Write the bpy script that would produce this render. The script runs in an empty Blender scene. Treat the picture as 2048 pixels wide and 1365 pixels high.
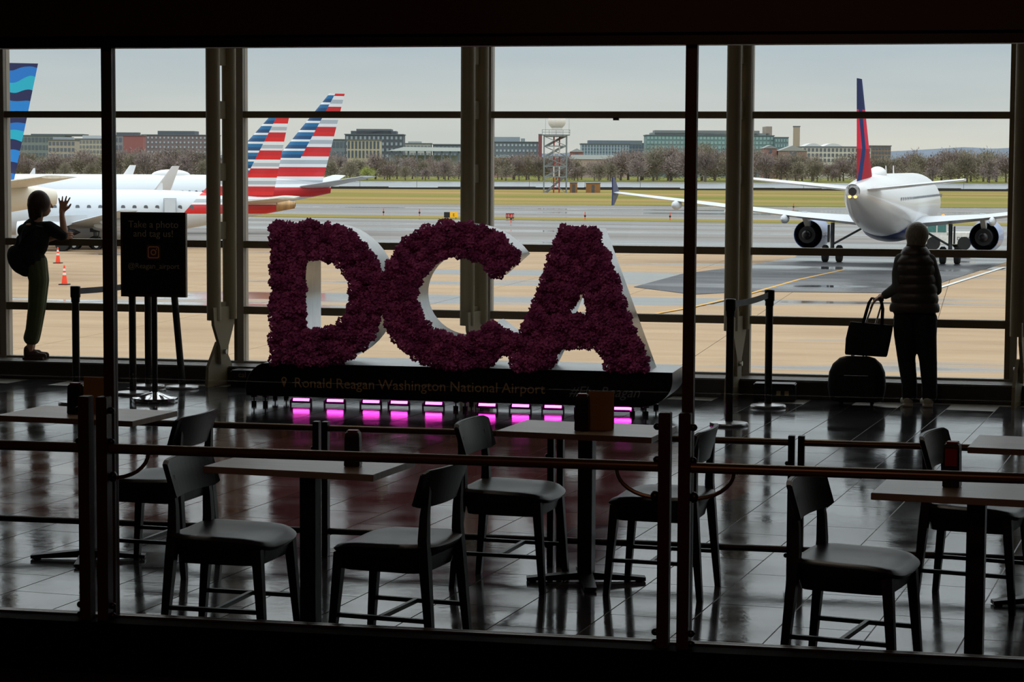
import bpy, bmesh, math, random
from mathutils import Vector, Matrix
random.seed(7)
SC = bpy.context.scene
COL = SC.collection
PI = math.pi
rad = math.radians

# ------------------------------------------------------------------ camera
F = 4500.0; YAW = rad(11.8); PITCH = math.atan(355 / F); ROLL = 0.0053; EYE = 2.03
fwd = Vector((-math.sin(YAW) * math.cos(PITCH), math.cos(YAW) * math.cos(PITCH), -math.sin(PITCH)))
r0 = Vector((math.cos(YAW), math.sin(YAW), 0)); u0 = r0.cross(fwd)
rgt = r0 * math.cos(ROLL) + u0 * math.sin(ROLL); upv = rgt.cross(fwd)
CAMP = Vector((0, 0, EYE))
cd = bpy.data.cameras.new('camera'); cam = bpy.data.objects.new('camera', cd); COL.objects.link(cam)
cam.matrix_world = Matrix(((rgt.x, upv.x, -fwd.x, 0), (rgt.y, upv.y, -fwd.y, 0), (rgt.z, upv.z, -fwd.z, EYE), (0, 0, 0, 1)))
cd.sensor_width = 36; cd.sensor_fit = 'HORIZONTAL'; cd.lens = F * 36 / 2048; cd.clip_end = 20000; cd.clip_start = 0.05
SC.camera = cam


def ray(x, y): return fwd + rgt * ((x - 1024) / F) + upv * ((682.5 - y) / F)
def atz(x, y, z=0.0):
    d = ray(x, y); return CAMP + d * ((z - EYE) / d.z)
def aty(x, y, Y):
    d = ray(x, y); return CAMP + d * (Y / d.y)
def atd(x, y, D): return CAMP + ray(x, y) * D
def proj(p):
    v = Vector(p) - CAMP; z = v.dot(fwd)
    return 1024 + F * v.dot(rgt) / z, 682.5 - F * v.dot(upv) / z, z


# ------------------------------------------------------------------ light and exposure
SC.view_settings.view_transform = 'Standard'; SC.view_settings.look = 'None'
SC.view_settings.gamma = 1.0; SC.view_settings.exposure = 0.0
SC.view_settings.use_curve_mapping = False
SC.cycles.transparent_max_bounces = 24
SC.cycles.max_bounces = 7


def s2l(c):
    return tuple(((v / 255) / 12.92 if v / 255 <= 0.04045 else ((v / 255 + 0.055) / 1.055) ** 2.4) for v in c)


def ramp_set(node, pts, interp='LINEAR'):
    cr = node.color_ramp; cr.interpolation = interp
    while len(cr.elements) > 1: cr.elements.remove(cr.elements[-1])
    cr.elements[0].position = pts[0][0]; cr.elements[0].color = (*pts[0][1], 1)
    for p, c in pts[1:]:
        e = cr.elements.new(p); e.color = (*c, 1)


world = bpy.data.worlds.new('overcast_sky'); SC.world = world; world.use_nodes = True
nt = world.node_tree; nt.nodes.clear()
N = nt.nodes.new; Lk = nt.links.new
out = N('ShaderNodeOutputWorld'); bg = N('ShaderNodeBackground'); tc = N('ShaderNodeTexCoord'); sx = N('ShaderNodeSeparateXYZ')
rp = N('ShaderNodeValToRGB')
Lk(tc.outputs['Generated'], sx.inputs[0]); Lk(sx.outputs['Z'], rp.inputs[0])
ramp_set(rp, [(0.0, (0.73, 0.71, 0.65)), (0.016, (0.70, 0.70, 0.66)), (0.05, (0.54, 0.605, 0.65)), (0.12, (0.68, 0.73, 0.77)), (0.4, (1.45, 1.5, 1.54)), (1.0, (2.3, 2.34, 2.4))])
nz = N('ShaderNodeTexNoise'); nz.inputs['Scale'].default_value = 5.0; nz.inputs['Detail'].default_value = 5
mp = N('ShaderNodeMapping'); mp.inputs['Scale'].default_value = (1, 1, 9)
Lk(tc.outputs['Generated'], mp.inputs[0]); Lk(mp.outputs[0], nz.inputs['Vector'])
r2 = N('ShaderNodeValToRGB'); ramp_set(r2, [(0.30, (0.92, 0.94, 0.96)), (0.68, (1.08, 1.06, 1.03))]); Lk(nz.outputs['Fac'], r2.inputs[0])
mx = N('ShaderNodeMix'); mx.data_type = 'RGBA'; mx.blend_type = 'MULTIPLY'; mx.inputs['Factor'].default_value = 1.0
Lk(rp.outputs[0], mx.inputs['A']); Lk(r2.outputs[0], mx.inputs['B']); Lk(mx.outputs['Result'], bg.inputs['Color'])
bg.inputs['Strength'].default_value = 1.0; Lk(bg.outputs[0], out.inputs[0])

# dim warm downlight of the restaurant the picture is taken from
ld = bpy.data.lights.new('restaurant_downlight', 'AREA'); ld.energy = 34; ld.size = 0.5; ld.color = (1.0, 0.42, 0.26)
lo = bpy.data.objects.new('restaurant_downlight', ld); COL.objects.link(lo); lo.location = (-1.0, 2.0, 4.6)
# unseen warm fill lamps added under the concourse ceiling to lift the dark interior
ld = bpy.data.lights.new('concourse_fill', 'AREA'); ld.energy = 15; ld.size = 0.6; ld.color = (1.0, 0.86, 0.7)
for lx in (-8.0, -4.6, -1.2):
    lo = bpy.data.objects.new('concourse_fill', ld); COL.objects.link(lo); lo.location = (lx, 13.2, 5.1)

# ------------------------------------------------------------------ materials
MATS = {}


def mat(name, rgb, rough=0.5, metal=0.0, var=0.12, scale=6.0, bump=0.0, bscale=40.0, coat=0.0, emit=0.0, spec=0.5, stretch=(1, 1, 1), emitc=None):
    if name in MATS: return MATS[name]
    m = bpy.data.materials.new(name); m.use_nodes = True; t = m.node_tree; b = t.nodes['Principled BSDF']
    c = s2l(rgb)
    tcn = t.nodes.new('ShaderNodeTexCoord'); mpn = t.nodes.new('ShaderNodeMapping'); mpn.inputs['Scale'].default_value = stretch
    no = t.nodes.new('ShaderNodeTexNoise'); no.inputs['Scale'].default_value = scale; no.inputs['Detail'].default_value = 4
    ra = t.nodes.new('ShaderNodeValToRGB')
    ramp_set(ra, [(0.3, tuple(v * (1 - var) for v in c)), (0.7, tuple(min(1, v * (1 + var)) for v in c))])
    t.links.new(tcn.outputs['Object'], mpn.inputs[0]); t.links.new(mpn.outputs[0], no.inputs['Vector'])
    t.links.new(no.outputs['Fac'], ra.inputs[0]); t.links.new(ra.outputs[0], b.inputs['Base Color'])
    b.inputs['Roughness'].default_value = rough; b.inputs['Metallic'].default_value = metal
    b.inputs['Coat Weight'].default_value = coat; b.inputs['Specular IOR Level'].default_value = spec
    if emit:
        b.inputs['Emission Color'].default_value = (*(s2l(emitc) if emitc else c), 1); b.inputs['Emission Strength'].default_value = emit
    if bump:
        bn = t.nodes.new('ShaderNodeTexNoise'); bn.inputs['Scale'].default_value = bscale; bn.inputs['Detail'].default_value = 3
        t.links.new(mpn.outputs[0], bn.inputs['Vector'])
        bp = t.nodes.new('ShaderNodeBump'); bp.inputs['Strength'].default_value = bump; bp.inputs['Distance'].default_value = 0.01
        t.links.new(bn.outputs['Fac'], bp.inputs['Height']); t.links.new(bp.outputs[0], b.inputs['Normal'])
    MATS[name] = m
    return m


def math_node(t, op, a, b=None, c=None):
    n = t.nodes.new('ShaderNodeMath'); n.operation = op
    for i, v in enumerate((a, b, c)):
        if v is None: continue
        if isinstance(v, (int, float)): n.inputs[i].default_value = v
        else: t.links.new(v, n.inputs[i])
    return n.outputs[0]


def mixc(t, fac, a, b):
    n = t.nodes.new('ShaderNodeMix'); n.data_type = 'RGBA'
    for key, v in (('Factor', fac), ('A', a), ('B', b)):
        if isinstance(v, tuple): n.inputs[key].default_value = (*v, 1)
        elif isinstance(v, (int, float)): n.inputs[key].default_value = v
        else: t.links.new(v, n.inputs[key])
    return n.outputs['Result']


def shader(name, rough=0.4, metal=0.0, coat=0.0):
    m = bpy.data.materials.new(name); m.use_nodes = True; t = m.node_tree; b = t.nodes['Principled BSDF']
    b.inputs['Roughness'].default_value = rough; b.inputs['Metallic'].default_value = metal; b.inputs['Coat Weight'].default_value = coat
    MATS[name] = m
    return m, t, b


def glass(name, tint=(0.97, 0.985, 0.98), refl=0.6):
    m = bpy.data.materials.new(name); m.use_nodes = True; t = m.node_tree; t.nodes.clear()
    o = t.nodes.new('ShaderNodeOutputMaterial'); tr = t.nodes.new('ShaderNodeBsdfTransparent'); gl = t.nodes.new('ShaderNodeBsdfGlossy')
    fr = t.nodes.new('ShaderNodeFresnel'); fr.inputs['IOR'].default_value = 1.45
    tr.inputs[0].default_value = (*tint, 1); gl.inputs['Roughness'].default_value = 0.0
    mxs = t.nodes.new('ShaderNodeMixShader')
    f = math_node(t, 'MULTIPLY', fr.outputs[0], refl)
    t.links.new(f, mxs.inputs[0]); t.links.new(tr.outputs[0], mxs.inputs[1]); t.links.new(gl.outputs[0], mxs.inputs[2]); t.links.new(mxs.outputs[0], o.inputs[0])
    MATS[name] = m
    return m


# ------------------------------------------------------------------ mesh building
class MB:
    def __init__(s): s.v = []; s.f = []
    def add(s, vs, fs, M=None):
        o = len(s.v)
        s.v += [tuple(M @ Vector(p)) if M else tuple(p) for p in vs]
        s.f += [tuple(i + o for i in f) for f in fs]
        return s
    def box(s, a, b, M=None):
        x0, y0, z0 = a; x1, y1, z1 = b
        return s.add([(x0, y0, z0), (x1, y0, z0), (x1, y1, z0), (x0, y1, z0), (x0, y0, z1), (x1, y0, z1), (x1, y1, z1), (x0, y1, z1)],
                     [(0, 3, 2, 1), (4, 5, 6, 7), (0, 1, 5, 4), (1, 2, 6, 5), (2, 3, 7, 6), (3, 0, 4, 7)], M)
    def taper(s, p0, p1, w0, w1, up=(0, 0, 1)):
        """square bar from p0 to p1 with full widths w0=(a,b), w1"""
        p0 = Vector(p0); p1 = Vector(p1); d = (p1 - p0).normalized(); upv_ = Vector(up)
        if abs(d.dot(upv_)) > 0.95: upv_ = Vector((1, 0, 0))
        a = d.cross(upv_).normalized(); b = a.cross(d).normalized()
        if not isinstance(w0, tuple): w0 = (w0, w0)
        if not isinstance(w1, tuple): w1 = (w1, w1)
        vs = []
        for p, w in ((p0, w0), (p1, w1)):
            for i, j in ((-1, -1), (1, -1), (1, 1), (-1, 1)): vs.append(p + a * (i * w[0] / 2) + b * (j * w[1] / 2))
        return s.add(vs, [(0, 1, 2, 3), (7, 6, 5, 4), (0, 4, 5, 1), (1, 5, 6, 2), (2, 6, 7, 3), (3, 7, 4, 0)])
    def tube(s, pts, rr, n=12, cap=True):
        pts = [Vector(p) for p in pts]
        if not isinstance(rr, (list, tuple)): rr = [rr] * len(pts)
        prev = None; vs = []; fs = []
        for i, p in enumerate(pts):
            d = (pts[min(i + 1, len(pts) - 1)] - pts[max(i - 1, 0)]).normalized()
            if prev is None:
                q = Vector((0, 0, 1)) if abs(d.z) < 0.9 else Vector((1, 0, 0)); a = d.cross(q).normalized()
            else: a = (prev - d * prev.dot(d)).normalized()
            prev = a; b = d.cross(a)
            for k in range(n):
                t = 2 * PI * k / n; vs.append(p + (a * math.cos(t) + b * math.sin(t)) * rr[i])
        for i in range(len(pts) - 1):
            for k in range(n):
                k2 = (k + 1) % n; fs.append((i * n + k, i * n + k2, (i + 1) * n + k2, (i + 1) * n + k))
        if cap: fs.append(tuple(range(n))[::-1]); fs.append(tuple((len(pts) - 1) * n + k for k in range(n)))
        return s.add(vs, fs)
    def lathe(s, prof, n=24, M=None, close=False):
        """profile of (r, z) about z"""
        vs = []; fs = []
        for r, z in prof:
            for k in range(n):
                t = 2 * PI * k / n; vs.append((r * math.cos(t), r * math.sin(t), z))
        m = len(prof)
        for i in range(m if close else m - 1):
            j = (i + 1) % m
            for k in range(n):
                k2 = (k + 1) % n; fs.append((i * n + k, i * n + k2, j * n + k2, j * n + k))
        if not close:
            if prof[0][0] > 1e-6: fs.append(tuple(range(n))[::-1])
            if prof[-1][0] > 1e-6: fs.append(tuple((m - 1) * n + k for k in range(n)))
        return s.add(vs, fs, M)
    def ell(s, c, r, n=16, m=10, M=None):
        vs = []; fs = []
        for i in range(m + 1):
            ph = PI * i / m
            for k in range(n):
                t = 2 * PI * k / n
                vs.append((r[0] * math.sin(ph) * math.cos(t), r[1] * math.sin(ph) * math.sin(t), r[2] * math.cos(ph)))
        for i in range(m):
            for k in range(n):
                k2 = (k + 1) % n; fs.append((i * n + k, (i + 1) * n + k, (i + 1) * n + k2, i * n + k2))
        T = Matrix.Translation(Vector(c)) @ (M if M else Matrix.Identity(4))
        return s.add(vs, fs, T)
    def caps(s, p0, ra, p1, rb, n=12):
        p0 = Vector(p0); p1 = Vector(p1); d = p1 - p0; L = d.length
        s.ell(p0, (ra,) * 3, n, 8); s.ell(p1, (rb,) * 3, n, 8)
        if L > 1e-5: s.tube([p0, p1], [ra, rb], n)
        return s
    def chain(s, pts):
        for a, b in zip(pts, pts[1:]): s.caps(a[0], a[1], b[0], b[1])
        return s
    def loft(s, rings, cap=True, closed=True):
        n = len(rings[0]); vs = [p for r in rings for p in r]; fs = []
        for i in range(len(rings) - 1):
            for k in range(n if closed else n - 1):
                k2 = (k + 1) % n; fs.append((i * n + k, i * n + k2, (i + 1) * n + k2, (i + 1) * n + k))
        if cap and closed: fs.append(tuple(range(n))[::-1]); fs.append(tuple((len(rings) - 1) * n + k for k in range(n)))
        return s.add(vs, fs)
    def prism(s, poly, y0, y1):
        """polygon in x,z extruded along y"""
        n = len(poly)
        vs = [(x, y0, z) for x, z in poly] + [(x, y1, z) for x, z in poly]
        fs = [tuple(range(n)), tuple(range(2 * n - 1, n - 1, -1))] + [(k, k + n, (k + 1) % n + n, (k + 1) % n) for k in range(n)]
        return s.add(vs, fs)
    def mesh(s, name, m, smooth=False, bevel=0.0):
        me = bpy.data.meshes.new(name); me.from_pydata([tuple(p) for p in s.v], [], s.f)
        bm = bmesh.new(); bm.from_mesh(me)
        bmesh.ops.remove_doubles(bm, verts=bm.verts, dist=1e-5)
        bmesh.ops.recalc_face_normals(bm, faces=bm.faces)
        if bevel: bmesh.ops.bevel(bm, geom=list(bm.edges), offset=bevel, segments=2, affect='EDGES', clamp_overlap=True)
        bm.to_mesh(me); bm.free()
        if smooth:
            me.polygons.foreach_set('use_smooth', [True] * len(me.polygons))
            try: me.set_sharp_from_angle(angle=rad(40))
            except Exception: pass
        me.materials.append(m)
        return me
    def build(s, name, m, parent=None, smooth=False, bevel=0.0, loc=None):
        return link(name, s.mesh(name, m, smooth, bevel), parent, loc)


def link(name, me, parent=None, loc=None):
    o = bpy.data.objects.new(name, me); COL.objects.link(o)
    if parent: o.parent = parent
    if loc is not None: o.location = loc
    return o
def tag(o, label, cat, group=None):
    o['label'] = label; o['category'] = cat
    if group: o['group'] = group
    return o
def thing(name, label, cat, loc=(0, 0, 0), rz=0.0, group=None):
    o = bpy.data.objects.new(name, None); COL.objects.link(o); o.location = loc; o.rotation_euler = (0, 0, rz); o.empty_display_size = 0.2
    return tag(o, label, cat, group)
def struct(o):
    o['kind'] = 'structure'; return o
def stuff(o):
    o['kind'] = 'stuff'; return o
def copy_tree(o, parent=None):
    c = o.copy(); COL.objects.link(c); c.parent = parent
    for ch in list(o.children): copy_tree(ch, c)
    return c
def box(name, a, b, m, parent=None, bevel=0.0): return MB().box(a, b).build(name, m, parent, bevel=bevel)
def text_mesh(name, body, size, m, parent, loc, rot=(PI / 2, 0, 0), ext=0.002, align='LEFT', shear=0.0):
    cu = bpy.data.curves.new(name, 'FONT'); cu.body = body; cu.size = size; cu.extrude = ext; cu.align_x = align; cu.shear = shear; cu.resolution_u = 3
    o = bpy.data.objects.new(name, cu); COL.objects.link(o)
    dg = bpy.context.evaluated_depsgraph_get(); dg.update()
    me = bpy.data.meshes.new_from_object(o.evaluated_get(dg)); COL.objects.unlink(o); bpy.data.objects.remove(o)
    me.materials.clear(); me.materials.append(m)
    q = link(name, me, parent, loc); q.rotation_euler = rot
    return q
def remeshed(name, mb, m, parent, voxel=0.007, smooth=4):
    o = mb.build(name + '_source', m)
    md = o.modifiers.new('remesh', 'REMESH'); md.mode = 'VOXEL'; md.voxel_size = voxel; md.use_smooth_shade = True
    if smooth:
        sm = o.modifiers.new('smooth', 'SMOOTH'); sm.factor = 0.5; sm.iterations = smooth
    dg = bpy.context.evaluated_depsgraph_get(); dg.update()
    me = bpy.data.meshes.new_from_object(o.evaluated_get(dg)); me.name = name
    src = o.data; bpy.data.objects.remove(o); bpy.data.meshes.remove(src)
    me.materials.clear(); me.materials.append(m)
    return link(name, me, parent)


# shared materials
DARKWALL = mat('dark_wall', (70, 62, 56), 0.8); BROWNFRAME = mat('brown_storefront_metal', (58, 36, 30), 0.5)
BLACK = mat('black_metal', (18, 18, 19), 0.4); BRONZE = mat('bronze_mullion', (112, 98, 74), 0.55, var=0.06)
MULL = mat('pale_mullion', (150, 142, 130), 0.5, var=0.05); COLUMN = mat('olive_column_paint', (146, 133, 104), 0.5, var=0.08, scale=3)
STEEL = mat('brushed_steel', (190, 190, 192), 0.28, 0.9, var=0.06, stretch=(1, 1, 12)); CHROME = mat('chrome', (215, 215, 218), 0.08, 1.0, var=0.02)
BLACKPL = mat('black_plastic', (14, 14, 15), 0.35); RUBBER = mat('rubber', (24, 24, 25), 0.85)

# ------------------------------------------------------------------ the room
GROUT = mat('floor_grout', (150, 146, 138), 0.35)
def tile_material():
    m, t, b = shader('polished_stone_tile', 0.1)
    geo = t.nodes.new('ShaderNodeNewGeometry'); oi = t.nodes.new('ShaderNodeObjectInfo')
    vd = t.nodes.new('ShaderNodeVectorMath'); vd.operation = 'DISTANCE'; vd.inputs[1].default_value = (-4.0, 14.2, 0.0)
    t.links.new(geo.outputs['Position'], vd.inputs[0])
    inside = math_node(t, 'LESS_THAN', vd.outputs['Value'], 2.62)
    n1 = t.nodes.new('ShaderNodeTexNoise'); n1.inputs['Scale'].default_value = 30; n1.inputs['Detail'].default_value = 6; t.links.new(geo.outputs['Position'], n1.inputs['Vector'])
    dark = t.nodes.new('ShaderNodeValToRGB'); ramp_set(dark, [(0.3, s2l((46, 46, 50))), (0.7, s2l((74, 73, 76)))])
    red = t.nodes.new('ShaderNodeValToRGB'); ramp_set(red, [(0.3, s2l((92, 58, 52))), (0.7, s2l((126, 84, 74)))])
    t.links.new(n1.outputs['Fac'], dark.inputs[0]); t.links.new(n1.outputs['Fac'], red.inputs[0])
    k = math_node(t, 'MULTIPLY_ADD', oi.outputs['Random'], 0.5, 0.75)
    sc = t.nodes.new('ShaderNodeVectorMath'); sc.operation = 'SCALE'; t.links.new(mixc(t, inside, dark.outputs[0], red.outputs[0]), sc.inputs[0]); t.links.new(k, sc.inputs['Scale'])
    t.links.new(sc.outputs[0], b.inputs['Base Color'])
    n2 = t.nodes.new('ShaderNodeTexNoise'); n2.inputs['Scale'].default_value = 2.2; n2.inputs['Detail'].default_value = 5; t.links.new(geo.outputs['Position'], n2.inputs['Vector'])
    rr = t.nodes.new('ShaderNodeMapRange'); rr.inputs['From Min'].default_value = 0.35; rr.inputs['From Max'].default_value = 0.7
    rr.inputs['To Min'].default_value = 0.07; rr.inputs['To Max'].default_value = 0.17; t.links.new(n2.outputs['Fac'], rr.inputs[0]); t.links.new(rr.outputs[0], b.inputs['Roughness'])
    n3 = t.nodes.new('ShaderNodeTexNoise'); n3.inputs['Scale'].default_value = 14; n3.inputs['Detail'].default_value = 3; t.links.new(geo.outputs['Position'], n3.inputs['Vector'])
    bp = t.nodes.new('ShaderNodeBump'); bp.inputs['Strength'].default_value = 0.05; bp.inputs['Distance'].default_value = 0.01; t.links.new(n3.outputs['Fac'], bp.inputs['Height']); t.links.new(bp.outputs[0], b.inputs['Normal'])
    return m
TILE = tile_material()
WALLY = 20.0
XL, XR = -13.8, 5.0
floor = struct(box('floor', (XL, -3, -0.3), (XR, WALLY + 0.1, -0.004), GROUT))
def make_tiles():
    ang = rad(-6.0); ux = Vector((math.cos(ang), math.sin(ang), 0)); uy = Vector((-math.sin(ang), math.cos(ang), 0))
    tw, tl, gap = 0.40, 0.80, 0.007
    me = MB().box((-tw / 2 + gap / 2, -tl / 2 + gap / 2, -0.0035), (tw / 2 - gap / 2, tl / 2 - gap / 2, 0.0)).mesh('tile', TILE)
    o0 = Vector((-4.0, 14.2, 0)); seen = []; rest = []
    for i in range(-32, 33):
        for j in range(-24, 14):
            c = o0 + ux * ((i + 0.5) * tw) + uy * ((j + 0.5 * (i % 2)) * tl)
            if not (XL + 0.5 < c.x < XR - 0.5 and -2.3 < c.y < WALLY - 0.65): continue
            px, py, z = proj(c) if c.y > 3 else (0, 9999, 0)
            (seen if (-90 < px < 2140 and c.y > 8.5) else rest).append((c, z))
    seen.sort(key=lambda q: q[1])
    rest += seen[300:]; seen = seen[:300]
    for c, z in seen:
        o = link('tile', me, floor, c); o.rotation_euler = (0, 0, ang)
    mb = MB()
    for c, z in rest:
        mb.box((-tw / 2 + gap / 2, -tl / 2 + gap / 2, -0.0035), (tw / 2 - gap / 2, tl / 2 - gap / 2, 0.0), Matrix.Translation(c) @ Matrix.Rotation(ang, 4, 'Z'))
    stuff(mb.build('tile_field', TILE, floor))
make_tiles()
struct(box('ceiling', (XL, -3, 5.2), (XR, WALLY + 0.3, 5.4), DARKWALL))
struct(box('wall_left', (XL - 0.2, -3, 0), (XL, WALLY + 0.3, 5.2), DARKWALL))
struct(box('wall_right', (XR, -3, 0), (XR + 0.2, WALLY + 0.3, 5.2), DARKWALL))
struct(box('wall_back', (XL, -3.2, 0), (XR, -3, 5.2), DARKWALL))

# window wall
SILLZ = 0.18; TOPZ = 5.0
GLASS = glass('window_glass')
BAYS = [-13.8, -11.45, -9.09, -6.72, -4.37, -2.01, 0.31, 2.66, 5.0]
ROWS = [(SILLZ, 0.62), (0.69, 1.235), (1.30, 2.44), (2.50, 3.62), (3.69, TOPZ)]
for bi, (xa, xb) in enumerate(zip(BAYS, BAYS[1:])):
    w = struct(MB().box((xb - 0.06, WALLY - 0.06, SILLZ - 0.05), (xb, WALLY + 0.09, TOPZ + 0.1)).build('window_%d' % (bi + 1), MULL))
    wx = xb - 0.06
    box('mullion_side', (wx - 0.045, WALLY - 0.02, SILLZ), (wx, WALLY + 0.07, TOPZ), BRONZE, w)
    for (za, zb), (zc, zd) in zip(ROWS, ROWS[1:]):
        box('transom', (xa, WALLY - 0.05, zb), (wx - 0.045, WALLY + 0.06, zc), BRONZE, w)
    box('transom', (xa, WALLY - 0.05, TOPZ), (wx, WALLY + 0.06, TOPZ + 0.2), BRONZE, w)
    box('sill_rail', (xa, WALLY - 0.05, SILLZ - 0.04), (wx, WALLY + 0.06, SILLZ), MULL, w)
    for za, zb in ROWS:
        box('pane', (xa, WALLY + 0.0, za), (wx - 0.045, WALLY + 0.012, zb), GLASS, w)
hd = box('door_closer_tab', (-3.25, WALLY - 0.09, 2.42), (-3.2, WALLY - 0.05, 2.445), BLACK, bpy.data.objects['window_5'])
struct(box('wall_window', (XL, WALLY - 0.06, TOPZ + 0.2), (XR, WALLY + 0.1, 5.2), DARKWALL))
struct(box('wall_sill', (XL, WALLY - 0.05, -0.3), (XR, WALLY + 0.1, SILLZ - 0.04), DARKWALL))
GRILLE = mat('sill_grille_metal', (120, 118, 112), 0.45, 0.4)
heater = struct(MB().box((XL, WALLY - 0.42, 0.0), (XR, WALLY - 0.05, SILLZ - 0.03)).build('trim_1', mat('heater_casing', (50, 42, 36), 0.6)))
for k in range(5):
    box('grille_bar', (XL, WALLY - 0.40 + k * 0.07, SILLZ - 0.03), (XR, WALLY - 0.355 + k * 0.07, SILLZ - 0.018), GRILLE, heater)

# twin tube columns
def column(x):
    y = 19.36
    c = thing('twin_tube_column', '', 'column', (x, y, 0))
    dx, dy = 0.067, 0.245
    for i, (ox, oy) in enumerate(((0, 0), (dx, dy))):
        MB().lathe([(0.064, 0.60), (0.064, 5.2)], 20).build('tube', COLUMN, c, True, loc=(ox, oy, 0))
    for z in (0.60, 1.33, 1.86, 2.42, 2.9, 3.6, 4.3):
        M = Matrix.Translation((dx / 2, dy / 2, z)) @ Matrix.Rotation(math.atan2(dy, dx), 4, 'Z')
        MB().box((-0.13, -0.012, 0), (0.13, 0.012, 0.16), M).build('link_plate', COLUMN, c)
    for s in (-1, 1):
        M = Matrix.Translation((dx / 2 + s * 0.02, dy / 2 - 0.03, 0)) @ Matrix.Rotation(rad(80), 4, 'Z') @ Matrix.Diagonal((1.55, 1, 1, 1))
        mb = MB()
        mb.prism([(-0.15, 0.0), (0.15, 0.0), (0.14, 0.18), (0.03, 0.40), (-0.03, 0.40), (-0.14, 0.18)] if s < 0 else
                 [(-0.13, 0.72), (0.13, 0.72), (0.12, 0.56), (0.05, 0.36), (0.04, 0.2), (-0.04, 0.2), (-0.05, 0.36), (-0.12, 0.56)], -0.014, 0.014)
        mb.v = [tuple(M @ Vector(p)) for p in mb.v]
        mb.build('base_plate' if s < 0 else 'fork_plate', COLUMN, c)
    M = Matrix.Translation((dx / 2, dy / 2 - 0.03, 0.31)) @ Matrix.Rotation(rad(80), 4, 'Z') @ Matrix.Rotation(PI / 2, 4, 'X')
    MB().lathe([(0.022, -0.06), (0.022, 0.06)], 10, M).build('pin', STEEL, c)
    return c
cols = {}
for k, (px, lab) in enumerate(((427, 'olive twin tube column beside the poster stand, hinged on a pinned base'), (935, 'olive twin tube column standing behind the flower letter C'),
                               (1465, 'olive twin tube column behind the pair of belt posts'), (2040, 'olive twin tube column beyond the traveller in the padded vest'))):
    p = aty(px, 450, 19.36); c = column(p.x); c['label'] = lab; c['group'] = 'columns along the window wall'; cols[k] = p.x
OUTL = mat('outlet_ivory', (150, 130, 90), 0.5)
for x, lab in ((cols[0] + 0.16, 'low black outlet box at the foot of the column by the poster'), (cols[2] + 0.2, 'low black outlet box at the foot of the column by the belt posts')):
    t = thing('outlet_box', lab, 'outlet box', (x, 19.34, 0), 0, 'outlet boxes at the columns')
    box('casing', (0, 0, 0), (0.36, 0.2, 0.15), BLACK, t, 0.008)
    for q in (0.2, 0.27):
        box('socket', (q, -0.006, 0.05), (q + 0.035, 0.004, 0.09), OUTL, t)
    if x < -5: text_mesh('lettering', 'cal', 0.07, OUTL, t, (0.075, -0.003, 0.09))

# storefront that the picture is taken through
SFY = 8.41
hdr = struct(box('wall_front', (XL, SFY - 0.06, 2.52), (XR, SFY + 0.06, 5.2), BROWNFRAME))
box('header_track', (XL, SFY - 0.03, 2.475), (XR, SFY + 0.05, 2.52), BLACK, hdr)
kerb = struct(box('trim_2', (XL, SFY - 0.12, 0), (XR, SFY + 0.05, 0.205), mat('dark_kerb', (14, 10, 9), 0.9, spec=0.1)))
box('kerb_cap', (XL, SFY + 0.0, 0.205), (XR, SFY + 0.05, 0.212), mat('kerb_cap_metal', (96, 84, 70), 0.3, 0.6), kerb)
SGLASS = glass('storefront_glass', (0.985, 0.99, 0.99), 0.35)
POSTX = [-5.79, -3.40, -1.079, 1.27, 3.6]
for i, x in enumerate(POSTX):
    struct(box('trim_%d' % (i + 3), (x - 0.0215, SFY + 0.005, 0.205), (x + 0.0215, SFY + 0.05, 2.475), BROWNFRAME))
for i, (a, b) in enumerate(zip(POSTX, POSTX[1:])):
    struct(box('window_%d' % (20 + i), (a + 0.0215, SFY + 0.025, 0.212), (b - 0.0215, SFY + 0.035, 2.475), SGLASS))
RAILM = mat('handrail_bronze', (104, 88, 68), 0.35, 0.5)
fr = thing('front_railing', 'dark bronze handrail on paired posts along the restaurant glass', 'railing', (0, SFY - 0.05, 0))
pairs = []
for x in (-3.40, -1.079):
    for ox in (-0.076, 0.0):
        p = box('post', (x + ox - 0.0225, -0.03, 0.0), (x + ox + 0.0225, 0.03, 1.10), BROWNFRAME, fr, 0.003)
        for z in (1.045, 0.92, 0.26, 0.22):
            MB().ell((x + ox + (-0.03 if ox else 0.03), 0.0, z), (0.016, 0.014, 0.014), 10, 6).build('clamp', BLACKPL, p, True)
    pairs.append(x)
for a, b in ((-5.8, -3.49), (-3.375, -1.18), (-1.055, 1.2)):
    MB().tube([(a, 0, 0.893), (b, 0, 0.893)], 0.02, 14).build('handrail', RAILM, fr, True)
for x, s in ((-3.375, 1), (-1.18, -1), (-1.055, 1)):
    MB().tube([(x + s * 0.16 * math.sin(t), 0, 0.88 - 0.105 * math.cos(t)) for t in [PI / 2 * k / 8 for k in range(9)]], 0.008, 8).build('bracket', RAILM, fr, True)
    MB().ell((x + s * 0.012, 0, 0.78), (0.018, 0.022, 0.022), 10, 6).build('bracket_knob', BLACKPL, fr, True)

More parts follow.
